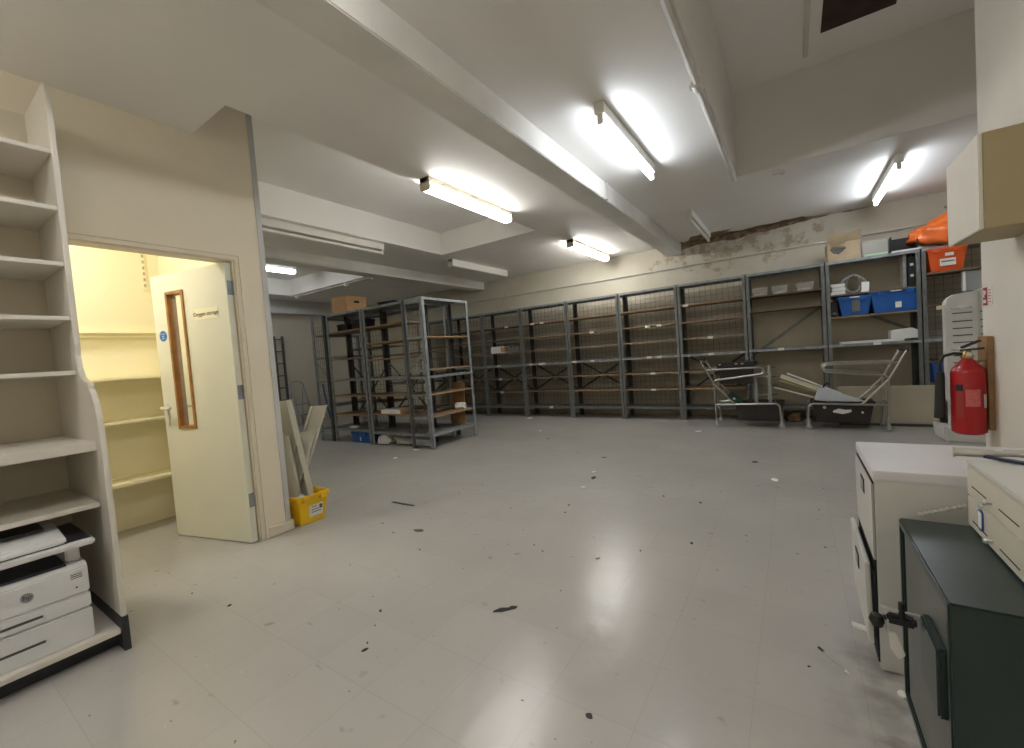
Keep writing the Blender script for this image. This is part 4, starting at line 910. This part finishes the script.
sg = box(-0.003, 0, -0.06, 0.06, -0.047, 0.047).build('extinguisher_sign', 'label', loc=(XR - 0.0005, 3.312, 1.318)); tag(sg, 'small red and white extinguisher sign on the pale wall', 'sign')
rp = box(-0.0045, -0.003, 0.0, 0.06, -0.047, 0.047).build('red_half', 'red_dark', sg)
for a in ((0.012, 0.03, 0.01, 0.03), (0.034, 0.05, -0.005, 0.035), (0.012, 0.05, -0.035, -0.018)): box(-0.0055, -0.0045, a[0], a[1], a[2], a[3]).build('pictogram', 'label', rp)
for z in (0.03, 0.015, 0.0, -0.015, -0.03): box(-0.0042, -0.003, -0.05, -0.012, z - 0.003, z + 0.002).build('print_line', 'tank_label', sg)
# switch and white edge at right on wall
# filing cabinet
FX, FY0, FY1, FH = 0.206, 1.862, 2.335, 0.706
fc = thing('filing_cabinet', 'white two-drawer filing cabinet with the lower drawer ajar', 'filing cabinet', (FX, FY0, 0))
FW, FD = FY1 - FY0, 0.622
box(0.004, FD, 0, FW, 0.0, FH - 0.03).build('carcass', 'cab', fc, bevel=0.003)
t = box(0, FD, -0.002, FW + 0.002, FH - 0.034, FH).build('top', 'cab_top', fc, bevel=0.003); t['label'] = 'white cabinet top, coloured lighter as if lit'
box(-0.001, 0.004, 0.012, FW - 0.012, 0.02, FH - 0.045).build('recess_shade', 'black', fc)  # black plate painting the shade behind the drawer fronts
u = box(-0.004, 0.003, 0.008, FW - 0.008, 0.385, FH - 0.046).build('upper_drawer', 'cab', fc, bevel=0.004)
l = MB().prism([(-0.024, 0.078), (-0.010, 0.078), (-0.014, 0.372), (-0.029, 0.372)], 'y', 0.012, FW - 0.012).build('lower_drawer', 'cab', fc, bevel=0.004)
box(-0.018, 0.0, 0.03, FW - 0.03, 0.1, 0.34).build('drawer_box', 'steel_dark', l)
for par, zz in ((u, 0.585), (l, 0.285)):
    x = -0.0055 if par is u else -0.0305
    c = box(x - 0.001, x + 0.002, 0.19, 0.28, zz - 0.02, zz + 0.035).build('card_holder', 'rubber', par); box(x - 0.002, x, 0.205, 0.265, zz - 0.01, zz + 0.025).build('card', 'mop', c)
# safe
SX, SY0, SY1, SZ = 0.255, 1.245, 1.765, 0.585
sf = thing('safe', 'dark green steel cabinet safe with keys hanging in its lock', 'safe', (SX, SY0, 0))
SW, SD = SY1 - SY0, 0.60
def ring(y0, y1, z0, z1, x): return [(x, y0, z0), (x, y1, z0), (x, y1, z1), (x, y0, z1)]
sb = MB().add(ring(0, SW, 0, SZ, SD) + ring(0, SW, 0, SZ, 0) + ring(0.022, SW - 0.022, 0.024, SZ - 0.024, 0) + ring(0.022, SW - 0.022, 0.024, SZ - 0.024, 0.022),
    [(0, 1, 2, 3), (12, 13, 14, 15)] + [(a * 4 + k, a * 4 + (k + 1) % 4, a * 4 + 4 + (k + 1) % 4, a * 4 + 4 + k) for a in range(3) for k in range(4)])
sb.build('body', 'safe', sf, bevel=0.004)
box(0.006, 0.02, 0.028, SW - 0.045, 0.03, SZ - 0.032).build('door', 'safe_door', sf, bevel=0.003)
box(0.012, 0.021, SW - 0.045, SW - 0.022, 0.03, SZ - 0.032).build('gap_shade', 'black', sf)  # black strip painting the shade in the gap beside the door
lk = box(-0.014, 0.008, 0.035, 0.19, 0.29, 0.455).build('lock_case', 'safe', sf, bevel=0.005)
hb = MB().bar((-0.02, 0.185, 0.425), (-0.085, 0.19, 0.425), 0.026, 0.024).build('handle', 'rubber', sf, bevel=0.006)
MB().tube([(-0.015, 0.175, 0.452), (-0.09, 0.175, 0.458)], 0.003, 6).build('pin', 'silver', hb); MB().tube([(-0.05, 0.175, 0.44), (-0.05, 0.175, 0.478)], 0.007, 8).build('pin_knob', 'rubber', hb)
ks = thing('key_bunch', 'bunch of keys with a white tag hanging from the safe handle', 'keys', (SX - 0.078, SY0 + 0.19, 0.42))
MB().tube([(0.0, 0.020 * math.cos(a * PI / 8), -0.012 + 0.022 * math.sin(a * PI / 8)) for a in range(17)], 0.0022, 6).build('key_ring', 'silver', ks)
MB().prism([(-0.014, 0.036), (0.002, 0.034), (0.004, 0.0), (-0.004, -0.012), (-0.006, 0.01)], 'y', -0.004, 0.0).build('key', 'silver', ks)
MB().prism([(0.0, -0.025), (0.016, -0.028), (0.034, -0.085), (0.02, -0.10), (0.004, -0.075)], 'y', -0.012, -0.007).build('tag', 'label', ks, bevel=0.002)
MB().lathe([(0.001, -0.035), (0.012, -0.028), (0.018, -0.012), (0.013, 0.002), (0.001, 0.008)], -0.02, 0.006, 12).build('rubber_fob', 'rubber', ks, smooth=True)
# drawer unit on the safe
DX, DYF, DYN, DZ0, DZ1 = 0.411, 1.768, 1.20, SZ, 0.784
du = thing('drawer_unit', 'cream steel drawer unit with small chrome knobs on the safe', 'drawer unit', (DX, DYN, DZ0))
DW, DD = DYF - DYN, 0.44
box(0.012, DD, 0, DW, 0.0, DZ1 - DZ0 - 0.012).build('carcass', 'drawer', du, bevel=0.002)
t = box(0.0, DD, 0, DW, DZ1 - DZ0 - 0.012, DZ1 - DZ0).build('top', 'cab', du, bevel=0.002)
for z0, z1 in ((0.006, 0.094), (0.098, 0.184)):
    dr = box(0, 0.013, 0.004, DW - 0.004, z0, z1).build('drawer', 'drawer', du, bevel=0.002)
    zc = z0 + (0.032 if z0 > 0.05 else 0.022)
    y = 1.578 - DYN
    MB().tube([(0.0, y, zc), (-0.012, y, zc)], 0.005, 10).tube([(-0.012, y, zc), (-0.018, y, zc)], 0.009, 12, 0.007).build('knob', 'silver', dr, smooth=True)
    for a, b2 in ((1.724, 1.615), (1.53, 1.415), (1.37, 1.27)): box(-0.001, 0.001, a - DYN, b2 - DYN, zc - 0.0015, zc + 0.0015).build('label_slot', 'black', dr)
kt = thing('key_tag', 'blue key tag with a paper window on the cream drawer front', 'key tag', (DX - 0.003, 1.655, 0.642))
def rrect(w, h, r, n=4):
    pts = []
    for cx, cy, a in ((w - r, h - r, 0), (-w + r, h - r, PI / 2), (-w + r, -h + r, PI), (w - r, -h + r, 1.5 * PI)):
        for k in range(n + 1): pts.append((cx + r * math.cos(a + k * PI / 2 / n), cy + r * math.sin(a + k * PI / 2 / n)))
    return pts
MB().prism(rrect(0.019, 0.030, 0.012), 'x', -0.0005, 0.002).build('tag_frame', 'blue_dark', kt); MB().prism(rrect(0.013, 0.022, 0.004), 'x', -0.0012, -0.0005).build('paper_window', 'paper', kt)
MB().tube([(-0.002, 0.0, 0.028), (-0.002, 0.004, 0.04), (-0.002, -0.012, 0.048), (-0.002, -0.03, 0.045)], 0.0025, 6).build('split_ring', 'silver', kt)
# beaded silver rod lying from the safe against the cabinet
pts = [(0.318, 1.83, 0.580), (0.35, 1.83, 0.593), (0.385, 1.83, 0.607), (0.42, 1.83, 0.622)]
o = MB().tube(pts, 0.005, 8).build('silver_chain', 'silver', smooth=True); tag(o, 'short beaded silver chain between the white cabinet and the safe top', 'chain')
for k in range(9):
    t_ = k / 8; MB().lathe([(0.002, -0.007), (0.0075, -0.003), (0.0075, 0.003), (0.002, 0.007)], 0, 0, 8).build('bead', 'silver', o, loc=(0.318 + 0.102 * t_, 1.83, 0.580 + 0.042 * t_), rot=(0, PI / 2 - 0.39, 0))
# silver spray gun tool and red thing on the drawer unit / cabinet
tl = thing('nozzle_tool', 'silver pistol-grip nozzle with a dark blue lever on the drawer unit', 'tool', (0.415, 1.80, 0.798), -0.10)
MB().tube([(-0.02, 0, 0.0), (0.0, 0, 0.0), (0.045, 0, 0.0), (0.06, 0, 0.0)], 0.013, 10).build('nozzle_head', 'silver', tl, smooth=True); MB().tube([(-0.025, 0, 0.0), (-0.02, 0, 0.0)], 0.016, 10).build('nozzle_ring', 'silver', tl)
MB().tube([(0.06, 0, 0.0), (0.10, 0, 0.003), (0.25, -0.01, -0.002)], 0.009, 10).build('barrel', 'silver', tl, smooth=True)
MB().bar((0.04, -0.015, -0.006), (0.13, -0.075, -0.010), 0.018, 0.007).build('lever', 'lever', tl)
MB().tube([(0.08, 0.012, 0.008), (0.2, 0.012, 0.012), (0.26, 0.01, 0.002)], 0.004, 6).build('guard', 'silver', tl)
rd = thing('red_hand_tool', 'red-handled tool at the back of the drawer unit top', 'tool', (0.60, 1.72, DZ1), 0.1)
box(0, 0.16, -0.022, 0.022, 0.0, 0.035).build('red_body', 'red', rd, bevel=0.008); MB().tube([(-0.05, 0, 0.012), (0.0, 0, 0.016)], 0.010, 8).build('pale_tip', 'label', rd)
bf = thing('black_folder', 'black wedge-shaped folder standing behind the cream drawer unit', 'folder', (0.60, 1.95, FH), 0)
MB().prism([(0.0, 0.125), (0.2, 0.11), (0.2, 0.0), (0.11, 0.0)], 'y', 0, 0.02).build('folder_cover', 'rubber', bf)
# white slotted tower in the alcove
tw = thing('slotted_tower', 'tall white slotted plastic tower with a rounded top in the alcove', 'display tower', (1.265, 5.95, 0), 0.05)
TWW, TWD, TWH = 0.235, 0.09, 1.47
prof = [(0.0, 0.42), (0.0, TWH - 0.10)] + [(0.10 - 0.10 * math.cos(k * PI / 10), TWH - 0.10 + 0.10 * math.sin(k * PI / 10)) for k in range(1, 6)] + [(TWW, TWH + 0.02), (TWW, 0.10), (0.02, 0.10), (0.02, 0.40)]
MB().prism(prof, 'y', 0, TWD).build('front_panel', 'plastic', tw, bevel=0.008)
M['plastic_side'] = M['plastic']
MB().prism([(TWW + 0.002, 0.1), (TWW + 0.11, 0.1), (TWW + 0.11, TWH + 0.0), (TWW + 0.06, TWH + 0.04), (TWW + 0.002, TWH + 0.02)], 'y', 0.03, TWD).build('side_panel', 'plastic', tw, bevel=0.006)
MB().prism([(-0.03, 0.0), (TWW + 0.2, 0.0), (TWW + 0.2, 0.10), (0.0, 0.14), (-0.05, 0.16), (-0.04, 0.06)], 'y', -0.06, TWD + 0.20).build('foot', 'plastic', tw, bevel=0.01)
k = 0
for z in [1.28, 1.20, 1.13, 1.06, 0.99, 0.86, 0.79, 0.72, 0.65, 0.58, 0.5, 0.43, 0.36, 0.29, 0.22]:
    box(0.05, 0.19, -0.002, 0.002, z - 0.005, z + 0.006).build('slot', 'seam', tw); box(TWW + 0.02, TWW + 0.1, 0.028, 0.032, z - 0.005, z + 0.006).build('slot', 'seam', tw)
for z in (1.33, 0.92):
    c = MB().tube([(0.03, -0.012, z), (0.1, -0.03, z - 0.005), (0.19, -0.012, z)], 0.008, 6).build('clear_clip', 'acrylic', tw); box(0.09, 0.16, -0.014, -0.004, z, z + 0.025).build('clip_label', 'label', c)
tc_ = box(-0.06, 0.0, 0.0, 0.01, 1.33, 1.37).build('price_card', 'sign_cream', tw)

# ---------------------------------------------------------------- litter on the floor
def scrap(name, lab, x, y, pts, m, rz=0.0, t=0.002, cat='scrap', grp=None):
    o = MB().prism(pts, 'z', 0.0, t).build(name, m, loc=(x, y, 0.0005), rot=(0, 0, rz)); return tag(o, lab, cat, grp)
def ragged(w, h, seed, n=9):
    r = random.Random(seed); return [(w * math.cos(2 * PI * k / n) * r.uniform(0.6, 1.1), h * math.sin(2 * PI * k / n) * r.uniform(0.6, 1.1)) for k in range(n)]
scrap('tape_strip', 'dark tape strip on the floor near the yellow crate', -2.82, 2.40, [(-0.135, -0.012), (0.03, -0.018), (0.135, -0.008), (0.132, 0.014), (-0.02, 0.012), (-0.13, 0.016)], 'dirt', 0.02, cat='tape')
scrap('tape_strip', 'dark torn tape piece in the middle of the floor', -1.18, 1.555, [(-0.055, -0.022), (-0.01, -0.02), (0.03, -0.004), (0.052, 0.004), (0.058, 0.022), (0.03, 0.026), (0.015, 0.012), (-0.02, 0.012), (-0.05, -0.008)], 'dirt', 0.5, cat='tape')
pen = thing('pen', 'clear ballpoint pen on the floor in front of the cabinets', 'pen', (0.075, 1.835, 0.006), math.atan2(1.78 - 1.888, 0.117 - 0.034))
MB().tube([(-0.05, 0, 0), (0.05, 0, 0)], 0.004, 6).build('barrel', 'acrylic', pen, smooth=True); MB().tube([(-0.068, 0, 0), (-0.045, 0, 0)], 0.005, 6).build('cap', 'rubber', pen); MB().tube([(0.05, 0, 0), (0.066, 0, 0)], 0.004, 6, 0.001).build('tip', 'silver', pen)
for i, (x, y, w, h, m, lab) in enumerate((
        (0.176, 2.10, 0.02, 0.035, 'plaster', 'white crumb beside the ajar drawer'), (0.25, 1.752, 0.016, 0.02, 'plaster', 'white chip on the floor against the dark safe'),
        (-0.175, 4.055, 0.05, 0.03, 'paper', 'white paper scrap towards the right trolley'), (-0.355, 4.597, 0.035, 0.03, 'dirt', 'dark scrap beyond the white paper scrap on the right'),
        (-1.60, 3.62, 0.05, 0.03, 'dirt', 'grey-brown scrap between two white chips'), (-1.67, 3.80, 0.03, 0.02, 'paper', 'white chip just beyond the grey-brown scrap'), (-1.57, 3.32, 0.03, 0.018, 'plaster', 'white chip just before the grey-brown scrap'),
        (-4.28, 3.58, 0.04, 0.03, 'paper', 'white scrap in front of the island end rack'), (-4.36, 4.02, 0.06, 0.03, 'paper', 'white scrap at the foot of the island end rack'),
        (-4.16, 6.72, 0.1, 0.04, 'paper', 'white sheet at the foot of the back racks'), (-2.27, 2.05, 0.05, 0.02, 'steel_dark', 'dull scrap right of the tape strip'),
        (-0.60, 1.20, 0.013, 0.012, 'dirt', 'round black spot near the bottom of the picture'), (-1.55, 1.05, 0.014, 0.010, 'dirt', 'small black speck left of the torn tape'),
        (-1.72, 1.27, 0.01, 0.008, 'dirt', 'tiny black speck left of the torn tape'), (-1.78, 4.35, 0.025, 0.015, 'dirt', 'brown speck in the middle distance'),
        (-1.1, 6.0, 0.05, 0.025, 'paper', 'white scrap in front of the back racks near the left trolley'), (-0.62, 3.3, 0.012, 0.01, 'dirt', 'black speck right of centre'), (-0.9, 3.35, 0.012, 0.01, 'dirt', 'black speck at the centre'),
        (-0.55, 2.6, 0.014, 0.01, 'dirt', 'black speck near the bright floor reflection'), (-0.98, 2.2, 0.012, 0.012, 'plaster', 'pale chip behind the torn tape'), (-1.5, 2.9, 0.01, 0.01, 'dirt', 'black speck beside the seams'),
        (-2.9, 5.1, 0.02, 0.015, 'dirt', 'brown speck in front of the back racks'), (-3.3, 5.6, 0.03, 0.02, 'paper', 'pale scrap in front of the cross-braced bays'), (-2.5, 0.93, 0.01, 0.01, 'dirt', 'black speck by the bookcase'))):
    scrap('floor_scrap', lab, x, y, ragged(w, h, 40 + i), m, random.uniform(0, 3), 0.003 if m != 'plaster' else 0.008, 'scrap', 'litter on the floor')
bpy.context.view_layer.update()
